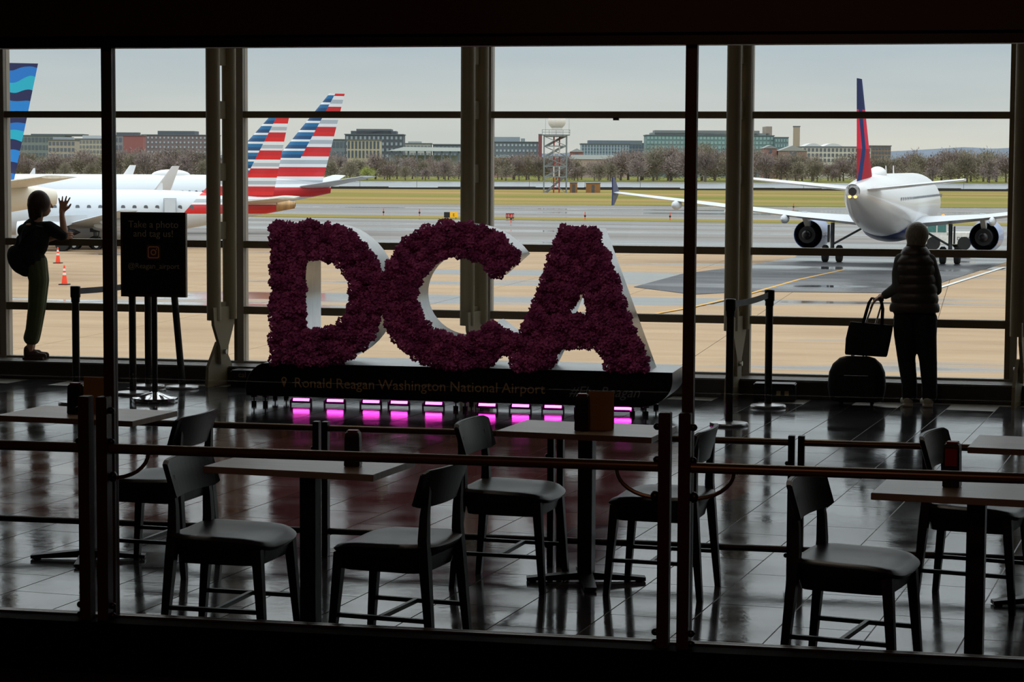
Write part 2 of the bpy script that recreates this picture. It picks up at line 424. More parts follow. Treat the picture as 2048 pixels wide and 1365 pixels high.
br = thing('cafe_railing', 'low black two bar railing behind the far row of tables', 'railing', (0, 11.08, 0))
bx_ = [-5.8, -4.56, -3.317, -2.085, -0.878, 0.36, 1.6]
for x in bx_:
    for ox in (-0.024, 0.024):
        box('post', (x + ox - 0.016, -0.025, 0), (x + ox + 0.016, 0.025, 0.70), BLACK, br, 0.002)
    for z in (0.56, 0.10):
        MB().ell((x - 0.045, 0, z), (0.012, 0.012, 0.012), 8, 6).build('clamp', BLACKPL, br, True)
for a, b in zip(bx_, bx_[1:]):
    for z in (0.665, 0.13):
        MB().tube([(a + 0.04, 0, z), (b - 0.04, 0, z)], 0.017, 12).build('rail', RAILM if z > 0.5 else BLACK, br, True)

# ------------------------------------------------------------------ restaurant furniture
WOODTOP = mat('table_wood', (150, 128, 108), 0.32, var=0.15, scale=3, stretch=(1, 14, 1)); DKWOOD = mat('black_stained_wood', (20, 18, 18), 0.42)
SEATM = mat('charcoal_vinyl', (46, 46, 48), 0.38, var=0.08)
def make_table(loc, rz, label, w=0.77, d=0.5):
    t = thing('cafe_table', label, 'table', loc, rz, 'square cafe tables')
    box('tabletop', (-w / 2, -d / 2, 0.722), (w / 2, d / 2, 0.75), WOODTOP, t, 0.002)
    box('pedestal', (-0.036, -0.036, 0.03), (0.036, 0.036, 0.715), BLACK, t, 0.003)
    box('top_plate', (-0.14, -0.14, 0.714), (0.14, 0.14, 0.722), BLACK, t)
    for a in (0.35, 0.35 + PI / 2):
        mb = MB()
        M = Matrix.Rotation(a, 4, 'Z')
        for s in (1, -1):
            L = 0.29
            pts = [(0, -0.03, 0.012), (0, 0.03, 0.012), (0, 0.03, 0.05), (0, -0.03, 0.05)], [(s * L, -0.03, 0.005), (s * L, 0.03, 0.005), (s * L, 0.03, 0.022), (s * L, -0.03, 0.022)]
            mb.loft([[M @ Vector(p) for p in r] for r in pts])
            mb.lathe([(0.018, 0), (0.018, 0.012)], 10, M @ Matrix.Translation((s * (L - 0.03), 0, 0)))
        mb.build('base_bar', BLACK, t)
    return t
TR = rad(-6)
TA = make_table((-2.79, 9.16, 0), TR, 'small wooden pedestal table between two chairs in the row behind the handrail')
TB = make_table((-1.86, 10.70, 0), TR, 'small wooden pedestal table with condiment box and tan menu card before the flower letters')
TC = make_table((0.0, 9.06, 0), TR, 'small wooden pedestal table with red fronted box')
TD = make_table((0.36, 10.62, 0), TR, 'small wooden pedestal table with bare top behind the one with the red fronted box')
TE = make_table((-4.45, 10.72, 0), TR, 'small wooden pedestal table with condiment box and tan menu card before the poster stand')


def superell(a, b, t, e=0.45):
    c, s = math.cos(t), math.sin(t)
    return a * math.copysign(abs(c) ** e, c), b * math.copysign(abs(s) ** e, s)
def chair_meshes():
    R = []
    mb = MB(); n = 36; rings = []
    def top(x, y): return 0.468 + 0.016 * (y / 0.23) ** 2 - 0.018 * max(0, x / 0.22) ** 3 + 0.012 * max(0, -x / 0.22) ** 2
    for q in (0.02, 0.3, 0.6, 0.85, 0.96):
        rings.append([(x, y, top(x, y) - (0.004 if q > 0.9 else 0)) for x, y in (superell(0.225 * q, 0.235 * q, 2 * PI * k / n) for k in range(n))])
    rings.append([(x, y, top(x, y) - 0.018) for x, y in (superell(0.232, 0.242, 2 * PI * k / n) for k in range(n))])
    rings.append([(x, y, top(x, y) - 0.036) for x, y in (superell(0.22, 0.23, 2 * PI * k / n) for k in range(n))])
    rings.append([(x, y, 0.425) for x, y in (superell(0.2, 0.21, 2 * PI * k / n) for k in range(n))])
    mb.loft(rings)
    R.append(('seat', mb.mesh('seat', SEATM, True)))
    mb = MB(); mb.loft([[(x, y, z) for x, y in (superell(a, b, 2 * PI * k / 24, 0.3) for k in range(24))] for a, b, z in ((0.185, 0.195, 0.36), (0.20, 0.21, 0.425))])
    R.append(('seat_frame', mb.mesh('seat_frame', DKWOOD)))
    for s in (-1, 1):
        mb = MB(); mb.taper((0.18, s * 0.19, 0.43), (0.215, s * 0.21, 0.0), 0.042, 0.028); R.append(('leg', mb.mesh('front_leg', DKWOOD)))
        mb = MB(); path = [(-0.235, s * 0.21, 0.0, 0.028), (-0.2, s * 0.195, 0.40, 0.042), (-0.192, s * 0.19, 0.50, 0.04), (-0.194, s * 0.185, 0.60, 0.034), (-0.206, s * 0.18, 0.725, 0.022)]
        mb.loft([[(x + i * w / 2, y + j * w / 2, z) for i, j in ((-1, -1), (1, -1), (1, 1), (-1, 1))] for x, y, z, w in path])
        R.append(('leg', mb.mesh('rear_leg', DKWOOD)))
        mb = MB(); mb.taper((0.2, s * 0.2, 0.17), (-0.222, s * 0.203, 0.17), 0.018, 0.018); R.append(('stretcher', mb.mesh('stretcher', DKWOOD)))
    mb = MB(); mb.taper((0.0, -0.2, 0.17), (0.0, 0.2, 0.17), 0.018, 0.018); R.append(('stretcher', mb.mesh('cross_stretcher', DKWOOD)))
    mb = MB(); rings = []
    for k in range(13):
        t = -1 + 2 * k / 12; y = 0.243 * t; x = -0.224 + 0.036 * t * t
        hw = 0.079 if abs(t) < 0.95 else 0.066
        rings.append([(x + 0.02 - 0.012, y, 0.712 - hw), (x - 0.012 + 0.02 + 0.024, y, 0.712 - hw), (x - 0.02 + 0.012, y, 0.712 + hw), (x - 0.02 - 0.012, y, 0.712 + hw)])
    mb.loft(rings); R.append(('backrest', mb.mesh('backrest', DKWOOD, False, 0.004)))
    return R
CHM = chair_meshes()
def make_chair(loc, rz, label):
    t = thing('dining_chair', label, 'chair', loc, rz, 'black dining chairs')
    for n, me in CHM: link(n, me, t)
    return t
make_chair((-4.0, 10.53, 0), PI + rad(-4), 'black dining chair with padded seat at the table with menu card before the poster')
make_chair((-3.08, 9.0, 0), rad(-3), 'black dining chair facing the table behind the handrail, its back towards the poster')
make_chair((-2.36, 9.0, 0), PI + rad(-8), 'black dining chair facing the poster side, at the table behind the handrail')
make_chair((-2.2, 10.56, 0), rad(-5), 'black dining chair facing the menu card table, in front of the flower letter C')
make_chair((-1.47, 10.54, 0), PI + rad(-5), 'black dining chair half hidden by the paired posts, at the menu card table')
make_chair((-0.47, 8.98, 0), rad(-12), 'black dining chair facing the table with the red fronted box')
make_chair((0.0, 10.58, 0), rad(-12), 'black dining chair facing the bare table behind the one with the red fronted box')

REDM = mat('red_plastic', (150, 20, 18), 0.4); CARD = mat('tan_card', (176, 140, 84), 0.7, var=0.08)
def cbox(x, y, rz, label, h=0.17, front=False):
    t = thing('condiment_box', label, 'condiment box', (x, y, 0.75), rz, 'condiment boxes on the tables')
    mb = MB(); mb.loft([[(i * a, j * a, z) for i, j in ((-1, -1), (1, -1), (1, 1), (-1, 1))] for a, z in ((0.034, 0), (0.031, h * 0.9), (0.028, h))])
    mb.build('holder', BLACKPL, t, bevel=0.003)
    box('lid', (-0.024, -0.024, h), (0.024, 0.024, h + 0.008), REDM, t, 0.003)
    if front: box('front_label', (-0.024, -0.037, h * 0.5), (0.024, -0.0335, h * 0.9), REDM, t)
cbox(-4.5, 10.69, 0.0, 'black condiment box on the table before the poster stand', 0.15)
cbox(-2.59, 9.12, 0.1, 'black condiment box with red lid alone on the table behind the handrail', 0.145)
cbox(-1.87, 10.62, 0.0, 'black condiment box with red lid on the table before the flower letters', 0.17)
cbox(-0.1, 9.1, -0.15, 'condiment box with red front near the chair at the table by the rail', 0.175, True)
def card(x, y, rz, label):
    t = thing('menu_card', label, 'menu card', (x, y, 0.75), rz, 'tan menu cards on the tables')
    for s in (-1, 1):
        mb = MB(); mb.loft([[(-0.06, s * 0.035 - 0.001, 0), (0.06, s * 0.035 - 0.001, 0), (0.06, s * 0.035 + 0.001, 0), (-0.06, s * 0.035 + 0.001, 0)], [(-0.062, -0.001 + s * 0.002, 0.185), (0.062, -0.001 + s * 0.002, 0.185), (0.062, 0.001 + s * 0.002, 0.185), (-0.062, 0.001 + s * 0.002, 0.185)]])
        mb.build('leaf', CARD, t)
card(-4.41, 10.74, 0.05, 'folded tan menu card on the table before the poster stand')
card(-1.79, 10.68, 0.05, 'folded tan menu card on the table before the flower letters')

# ------------------------------------------------------------------ the letter sign
ALU = mat('brushed_aluminium', (196, 198, 200), 0.3, 0.55, var=0.1, scale=5, stretch=(1, 6, 1))
SGX, SGY = -4.2, 17.87
base = thing('sign_base', 'long black plinth with rounded ends under the flower letters', 'plinth', (SGX, SGY, 0))
def arc(cx, cz, rx, rz_, a0, a1, n=10): return [(cx + rx * math.cos(a0 + (a1 - a0) * k / n), cz + rz_ * math.sin(a0 + (a1 - a0) * k / n)) for k in range(n + 1)]
prof = [(-1.80, 0.085)] + arc(-1.62, 0.13, 0.19, 0.232, PI, PI / 2) + [(1.785, 0.362)] + arc(1.52, 0.29, 0.265, 0.215, 0, -PI / 2)
MB().prism(prof, 0.006, 0.74).build('body', ALU, base, True)
pc = (0.0, 0.22)
MB().prism([(pc[0] + (x - pc[0]) * 0.998, pc[1] + (z - pc[1]) * 0.985) for x, z in prof], 0.0, 0.006).build('front_panel', mat('black_acrylic', (7, 7, 8), 0.3), base)
for x in (-1.76, -1.66, -0.02, 0.06, 1.45, 1.56):
    for y in (0.08, 0.66):
        f_ = MB().lathe([(0.022, 0), (0.022, 0.035), (0.006, 0.036), (0.006, 0.065), (0.026, 0.066), (0.026, 0.085)], 12).build('levelling_foot', BLACK, base, True, loc=(x, y, 0))
TXT = mat('bronze_lettering', (150, 118, 78), 0.5, var=0.03)
def words(body, size, m, x, z, **kw):
    for wd in body.split():
        o = text_mesh('lettering', wd, size, m, base, (x, -0.001, z), **kw)
        x += max(v.co.x for v in o.data.vertices) + size * 0.30
words('Ronald Reagan Washington National Airport', 0.118, TXT, -1.385, 0.165)
words('#Fly Reagan', 0.115, mat('grey_script', (110, 112, 116), 0.5), 0.94, 0.155, shear=0.35)
pin = MB()
n = 20; ro, ri = 0.024, 0.012
po = [(ro * math.cos(PI * 1.2 - PI * 1.4 * k / n), 0.036 + ro * math.sin(PI * 1.2 - PI * 1.4 * k / n)) for k in range(n + 1)]
poly = po + [(0.0, -0.03)]
inner = [(ri * math.cos(2 * PI * k / len(poly) + PI * 1.2) , 0.036 + ri * math.sin(-(2 * PI * k / len(poly)) + PI * 1.2)) for k in range(len(poly))]
inner = [(ri * math.cos(PI * 1.2 - 2 * PI * k / len(poly)), 0.036 + ri * math.sin(PI * 1.2 - 2 * PI * k / len(poly))) for k in range(len(poly))]
vs = [(x, 0, z) for x, z in poly] + [(x, 0, z) for x, z in inner]; L_ = len(poly)
pin.add(vs, [(k, (k + 1) % L_, (k + 1) % L_ + L_, k + L_) for k in range(L_)])
pin.build('pin_symbol', TXT, base, loc=(-1.47, -0.002, 0.19))

PINK = mat('pink_led', (255, 30, 215), 0.4, var=0.0, emit=14.0, emitc=(255, 62, 206))
for px in (588, 657, 730, 787, 857, 965, 1033, 1099, 1165, 1240):
    p = atz(px, 822 + (px - 800) * 0.026, 0.0)
    t = thing('led_floodlight', 'pink floodlight on the floor under the plinth', 'floodlight', (p.x, SGY + 0.10, 0), 0, 'pink floodlights under the plinth')
    M = Matrix.Rotation(rad(-24), 4, 'X')
    MB().box((-0.085, 0, 0.03), (0.085, 0.02, 0.068), M).build('housing', BLACK, t)
    MB().box((-0.07, -0.003, 0.042), (0.07, 0.0, 0.064), M).build('lens', PINK, t)
    MB().box((-0.093, -0.005, 0.0), (-0.086, 0.03, 0.05)).box((0.086, -0.005, 0.0), (0.093, 0.03, 0.05)).build('bracket', BLACK, t)

def curve_shape(name, loops, depth, m, parent, loc):
    cu = bpy.data.curves.new(name, 'CURVE'); cu.dimensions = '2D'; cu.fill_mode = 'BOTH'; cu.extrude = depth / 2
    for lp in loops:
        sp = cu.splines.new('POLY'); sp.points.add(len(lp) - 1); sp.use_cyclic_u = True
        for q, (x, z) in zip(sp.points, lp): q.co = (x, z, 0, 1)
    o = bpy.data.objects.new(name, cu); COL.objects.link(o)
    dg = bpy.context.evaluated_depsgraph_get(); dg.update()
    me = bpy.data.meshes.new_from_object(o.evaluated_get(dg)); COL.objects.unlink(o); bpy.data.objects.remove(o)
    me.transform(Matrix.Rotation(PI / 2, 4, 'X')); me.materials.clear(); me.materials.append(m)
    return link(name, me, parent, loc)
def inside(pt, loops):
    c = False; x, y = pt
    for lp in loops:
        j = len(lp) - 1
        for i in range(len(lp)):
            xi, yi = lp[i]; xj, yj = lp[j]
            if (yi > y) != (yj > y) and x < (xj - xi) * (y - yi) / (yj - yi) + xi: c = not c
            j = i
    return c
def flower_material(name, a, b):
    m, t, bs = shader(name, 0.7)
    oi = t.nodes.new('ShaderNodeObjectInfo'); geo = t.nodes.new('ShaderNodeNewGeometry')
    no = t.nodes.new('ShaderNodeTexNoise'); no.inputs['Scale'].default_value = 18; t.links.new(geo.outputs['Position'], no.inputs['Vector'])
    f = math_node(t, 'MULTIPLY', oi.outputs['Random'], 0.6); f = math_node(t, 'MULTIPLY_ADD', no.outputs['Fac'], 0.5, f)
    t.links.new(mixc(t, f, s2l(a), s2l(b)), bs.inputs['Base Color'])
    return m
FLOWER = flower_material('magenta_petals', (128, 20, 96), (238, 118, 190))
PETALU = flower_material('deep_magenta_petals', (96, 14, 66), (150, 34, 104))
def flower_mesh(seed):
    rnd = random.Random(seed); mb = MB()
    for k in range(15):
        a = 2.4 * k; q = math.sqrt((k + 0.5) / 15); el = PI / 2 - q * 1.35
        d = Vector((math.cos(a) * math.cos(el), -math.sin(el), math.sin(a) * math.cos(el)))
        c = d * 0.034; t1 = d.cross(Vector((0.3, 0.5, 0.8))).normalized(); t2 = d.cross(t1)
        for p in range(4):
            b = p * PI / 2 + rnd.random(); u = (t1 * math.cos(b) + t2 * math.sin(b)); w = d.cross(u)
            e = 0.022 * rnd.uniform(0.8, 1.3)
            tip = c + u * e + d * rnd.uniform(0.002, 0.012)
            mid = c + u * e * 0.55
            mb.add([c, mid + w * e * 0.55, tip, mid - w * e * 0.55], [(0, 1, 2, 3)])
    me = bpy.data.meshes.new('flower'); me.from_pydata([tuple(v) for v in mb.v], [], mb.f); me.materials.append(FLOWER)
    return me
FLM = [flower_mesh(s) for s in range(5)]
def letter(ch, label, loops, xoff, bbox):
    t = thing('flower_letter', label, 'letter sign', (SGX, SGY + 0.03, 0.362), 0, 'flower covered letters')
    kx_ = 0.96 if ch == 'D' else 1.0
    loops = [[(x * kx_ + xoff, max(0.0, z * 0.965)) for x, z in lp] for lp in loops]
    curve_shape('metal_letter', loops, 0.44, ALU, t, (0, 0.23, 0))
    rnd = random.Random(ord(ch)); x0, x1, z0, z1 = bbox; x0 += xoff; x1 += xoff
    pts = []; tries = 0
    while len(pts) < 300 and tries < 60000:
        tries += 1
        q = (rnd.uniform(x0, x1), rnd.uniform(z0 + 0.02, z1))
        if inside(q, loops) and all((q[0] - p[0]) ** 2 + (q[1] - p[1]) ** 2 > (0.047 if tries < 20000 else 0.036) ** 2 for p in pts): pts.append(q)
    for x, z in pts:
        o = link('flower', FLM[rnd.randrange(5)], t, (x, -0.005 - rnd.uniform(0, 0.045), z)); o.rotation_euler = (rnd.uniform(-0.4, 0.4), rnd.uniform(0, 6.28), rnd.uniform(-0.4, 0.4)); k = rnd.uniform(0.95, 1.4); o.scale = (k, k, k)
    mb = MB(); c = 0
    while c < 5200:
        q = (rnd.uniform(x0 - 0.03, x1 + 0.03), rnd.uniform(z0, z1 + 0.03))
        if not (inside(q, loops) or inside((q[0] + rnd.uniform(-0.022, 0.022), q[1] + rnd.uniform(-0.022, 0.022)), loops)): continue
        c += 1
        p = Vector((q[0], -rnd.uniform(0.0, 0.05), q[1])); a = Vector((rnd.gauss(0, 1), rnd.gauss(-0.4, 1), rnd.gauss(0, 1))).normalized(); b = a.orthogonal().normalized()
        e = rnd.uniform(0.012, 0.024)
        mb.add([p, p + a * e * 0.6 + b * e * 0.55, p + a * e * 1.2, p + a * e * 0.6 - b * e * 0.55], [(0, 1, 2, 3)])
    me = bpy.data.meshes.new('petal_fill'); me.from_pydata([tuple(v) for v in mb.v], [], mb.f); me.materials.append(PETALU)
    stuff(link('petal_fill', me, t))
    if ch == 'C':
        LEAF = mat('leaf_green', (40, 58, 34), 0.6)
        for (x, z) in ((0.18, 1.16), (0.27, 1.12), (0.33, 1.08), (-0.25, 1.17)):
            mb = MB(); mb.add([(0, 0, 0), (0.03, -0.01, 0.012), (0.06, -0.02, 0.0), (0.03, -0.01, -0.012)], [(0, 1, 2, 3)]); mb.build('leaf', LEAF, t, loc=(x + xoff + 0.6, -0.03, z))
    return t
Dl = [[(0, 0), (0.40, 0)] + [(0.40 + 0.58 * math.cos(a), 0.6 + 0.6 * math.sin(a)) for a in [-PI / 2 + PI * k / 24 for k in range(1, 24)]] + [(0.40, 1.2), (0, 1.2)],
      [(0.28, 0.27), (0.42, 0.27)] + [(0.42 + 0.30 * math.cos(a), 0.6 + 0.33 * math.sin(a)) for a in [-PI / 2 + PI * k / 20 for k in range(1, 20)]] + [(0.42, 0.93), (0.28, 0.93)]]
Cl = [[(0.62 + 0.625 * math.cos(a), 0.605 + 0.61 * math.sin(a)) for a in [rad(35) + rad(288) * k / 40 for k in range(41)]] + [(0.62 + 0.36 * math.cos(a), 0.605 + 0.36 * math.sin(a)) for a in [rad(323) - rad(295) * k / 40 for k in range(41)]]]
Al = [[(0, 0), (0.30, 0), (0.395, 0.205), (0.74, 0.205), (0.83, 0), (1.13, 0), (0.70, 1.18), (0.43, 1.18)], [(0.46, 0.45), (0.675, 0.45), (0.5675, 0.76)]]
letter('D', 'magenta flower letter D with brushed metal sides on the plinth', Dl, -1.562, (0, 0.98, 0, 1.2))
letter('C', 'magenta flower letter C with brushed metal sides on the plinth', Cl, -0.615, (0, 1.24, 0, 1.22))
letter('A', 'magenta flower letter A with brushed metal sides on the plinth', Al, 0.455, (0, 1.13, 0, 1.18))

# ------------------------------------------------------------------ belt posts and poster stand
BELT = mat('grey_belt', (120, 122, 128), 0.8)
POSTST = mat('dark_steel_post', (70, 68, 66), 0.3, 0.8)
def stanchion(p, label, lean=0.0):
    t = thing('belt_post', label, 'belt post', (p.x, p.y, 0), 0, 'belt barrier posts')
    MB().lathe([(0.0, 0), (0.15, 0), (0.152, 0.012), (0.145, 0.022), (0.06, 0.03), (0.03, 0.034), (0.0, 0.034)], 32).build('base', STEEL, t, True)
    MB().tube([(0, 0, 0.03), (lean, 0, 0.87)], 0.031, 18).build('pole', POSTST, t, True)
    mb = MB(); mb.lathe([(0.0, 0.855), (0.036, 0.855), (0.036, 0.89), (0.042, 0.9), (0.042, 0.985), (0.036, 0.99), (0.0, 0.99)], 16); mb.v = [(x + lean, y, z) for x, y, z in mb.v]
    h = mb.build('belt_head', BLACKPL, t, True)
    return t
def belt(a, b, label):
    a = Vector(a); b = Vector(b); d = (b - a).normalized(); n_ = Vector((-d.y, d.x, 0)) * 0.0015
    a = a + d * 0.04; b = b - d * 0.04; mb = MB(); rings = []
    for k in range(9):
        p = a.lerp(b, k / 8) - Vector((0, 0, 0.012 * math.sin(PI * k / 8)))
        rings.append([p - n_ + Vector((0, 0, -0.025)), p + n_ + Vector((0, 0, -0.025)), p + n_ + Vector((0, 0, 0.025)), p - n_ + Vector((0, 0, 0.025))])
    mb.loft(rings); o = mb.build('barrier_belt', BELT); tag(o, label, 'belt', 'barrier belts')
s1 = stanchion(atz(1458, 851), 'belt post standing by the paired rail posts, nearer the restaurant')
s2 = stanchion(atz(1536, 815), 'belt post with round steel base nearer the window, by the suitcase')
belt((s1.location.x, s1.location.y, 0.945), (s2.location.x, s2.location.y, 0.945), 'grey belt stretched between the two posts by the suitcase')
p3 = atz(153, 808); s3 = stanchion(p3, 'lone belt post beside the person at the window')
s4 = stanchion(atz(266, 789), 'upright belt post right behind the poster stand')
s5 = stanchion(atz(297, 775), 'belt post farther back behind the poster stand, near the window')
s6 = stanchion(atz(365, 777), 'leaning belt post behind the poster stand', -0.075)
belt((s3.location.x, s3.location.y, 0.945), (s5.location.x, s5.location.y, 0.945), 'grey belt running from the lone post to behind the poster')
ps = thing('poster_stand', 'black framed poster on a pole with domed chrome base', 'sign stand', (-6.85, 17.98, 0))
MB().lathe([(0.0, 0), (0.19, 0), (0.195, 0.02), (0.19, 0.035), (0.12, 0.055), (0.045, 0.075), (0.028, 0.085), (0.0, 0.085)], 40).build('base', CHROME, ps, True)
MB().tube([(0, 0, 0.07), (0, 0, 0.9)], 0.025, 18).build('pole', POSTST, ps, True)
fr_ = MB(); x0, x1, z0, z1, w_ = -0.29, 0.29, 0.89, 1.605, 0.022
fr_.box((x0, -0.02, z0), (x0 + w_, 0.02, z1)).box((x1 - w_, -0.02, z0), (x1, 0.02, z1)).box((x0 + w_, -0.02, z1 - w_), (x1 - w_, 0.02, z1)).box((x0 + w_, -0.02, z0), (x1 - w_, 0.02, z0 + w_))
frame = fr_.build('frame', mat('gold_black_frame', (60, 48, 34), 0.35, 0.5), ps)
poster = box('poster', (x0 + w_, -0.008, z0 + w_), (x1 - w_, 0.018, z1 - w_), mat('black_poster', (6, 6, 7), 0.35), ps)
PT = mat('poster_lettering', (130, 118, 96), 0.6, var=0.02)
for body, size, z in (('Take a photo', 0.083, 1.475), ('and tag us!', 0.083, 1.398), ('@Reagan_airport', 0.064, 1.13)):
    text_mesh('lettering', body, size, PT, poster, (0.0, -0.009, z), align='CENTER')
text_mesh('lettering', 'FLYREAGAN.COM', 0.03, mat('dim_lettering', (70, 68, 66), 0.6), poster, (0.0, -0.009, 0.925), align='CENTER') if False else None
def ring_poly(hw, r, n=6):
    pts = []
    for cx, cz, a0 in ((hw - r, hw - r, 0), (-hw + r, hw - r, PI / 2), (-hw + r, -hw + r, PI), (hw - r, -hw + r, 1.5 * PI)):
        pts += [(cx + r * math.cos(a0 + PI / 2 * k / n), cz + r * math.sin(a0 + PI / 2 * k / n)) for k in range(n + 1)]
    return pts
box('symbol_ground', (-0.062, -0.0095, 1.205), (0.062, -0.008, 1.329), mat('dark_red_print', (70, 20, 16), 0.5), poster)
mb = MB()
for hw, r, hi, r_i in ((0.05, 0.016, 0.042, 0.011),):
    o_ = ring_poly(hw, r); i_ = ring_poly(hi, r_i); L_ = len(o_)
    mb.add([(x, 0, z) for x, z in o_] + [(x, 0, z) for x, z in i_], [(k, (k + 1) % L_, (k + 1) % L_ + L_, k + L_) for k in range(L_)])
for r_o, r_i, cx, cz in ((0.025, 0.017, 0, 0), (0.006, 0.001, 0.028, 0.028)):
    mb.add([(cx + r_o * math.cos(2 * PI * k / 24), 0, cz + r_o * math.sin(2 * PI * k / 24)) for k in range(24)] + [(cx + r_i * math.cos(2 * PI * k / 24), 0, cz + r_i * math.sin(2 * PI * k / 24)) for k in range(24)], [(k, (k + 1) % 24, (k + 1) % 24 + 24, k + 24) for k in range(24)])
mb.build('camera_symbol', mat('symbol_print', (190, 130, 90), 0.6, var=0.02), poster, loc=(0, -0.0105, 1.267))

# ------------------------------------------------------------------ people
SKIN = mat('skin', (196, 150, 124), 0.5, var=0.05); BLACKC = mat('black_cotton', (17, 17, 19), 0.9); OLIVE = mat('olive_twill', (78, 86, 52), 0.85, bump=0.2)
HAIRB = mat('brown_hair', (58, 36, 24), 0.55, stretch=(12, 12, 1), var=0.3, scale=10); HAIRG = mat('grey_hair', (128, 118, 102), 0.5, stretch=(14, 14, 1), var=0.35, scale=10)
VEST = mat('padded_vest_nylon', (64, 54, 46), 0.42, bump=0.25, bscale=25); SHIRT = mat('grey_shirt', (84, 88, 84), 0.85, bump=0.2); TROU = mat('black_trousers', (20, 20, 23), 0.85)
SHOE1 = mat('brown_shoe', (70, 44, 34), 0.6); SHOE2 = mat('pale_trainer', (176, 168, 150), 0.6)
def hand(mb, wrist, palm_dir, side, fwd_, spread=0.22, curl=0.12, scale=1.0, thumb=1):
    """palm_dir: wrist to knuckles; side: towards the thumb; fwd_: palm normal"""
    w = Vector(wrist); d = Vector(palm_dir).normalized(); s_ = Vector(side).normalized(); n_ = Vector(fwd_).normalized()
    for off in (-0.026, -0.009, 0.009, 0.026):
        mb.caps(w + s_ * off * 0.55 * scale, 0.014 * scale, w + d * 0.082 * scale + s_ * off * scale, 0.011 * scale)
    for i, (off, L) in enumerate(((0.03, 0.068), (0.010, 0.076), (-0.010, 0.071), (-0.029, 0.056))):
        a = (1.5 - i) * spread; dd = (d * math.cos(a) + s_ * math.sin(a)).normalized(); p = w + d * 0.085 * scale + s_ * off * scale
        q = p + (dd + n_ * curl) * L * 0.5 * scale; r_ = q + (dd + n_ * curl * 2.6).normalized() * L * 0.5 * scale
        mb.chain([(p, 0.0105 * scale), (q, 0.0092 * scale), (r_, 0.0078 * scale)])
    p = w + d * 0.028 * scale + s_ * 0.026 * scale; q = p + (s_ * 0.8 + d * 0.65).normalized() * 0.042 * scale; r_ = q + (s_ * 0.45 + d * 0.9 + n_ * curl).normalized() * 0.034 * scale
    mb.chain([(p, 0.0145 * scale), (q, 0.0118 * scale), (r_, 0.0095 * scale)])
def head(mb, c, face, s=1.0):
    """c: centre of the skull; face: horizontal facing direction"""
    c = Vector(c); f = Vector(face).normalized(); l = Vector((-f.y, f.x, 0)); R_ = Matrix((f, l, (0, 0, 1))).transposed().to_4x4()
    mb.ell(c, (0.095 * s, 0.075 * s, 0.108 * s), 20, 14, R_)
    mb.ell(c + f * 0.028 * s - Vector((0, 0, 0.055 * s)), (0.062 * s, 0.057 * s, 0.066 * s), 16, 10, R_)
    mb.caps(c + f * 0.088 * s + Vector((0, 0, 0.005)), 0.010 * s, c + f * 0.108 * s - Vector((0, 0, 0.03 * s)), 0.013 * s)
    mb.caps(c + f * 0.084 * s + l * 0.015 * s - Vector((0, 0, 0.066 * s)), 0.008 * s, c + f * 0.084 * s - l * 0.015 * s - Vector((0, 0, 0.066 * s)), 0.008 * s)
    for k in (-1, 1):
        mb.ell(c + l * k * 0.076 * s - Vector((0, 0, 0.012 * s)), (0.022 * s, 0.008 * s, 0.032 * s), 10, 8, R_)
        mb.ell(c + f * 0.078 * s + l * k * 0.032 * s + Vector((0, 0, 0.004)), (0.012 * s, 0.016 * s, 0.009 * s), 8, 6, R_)

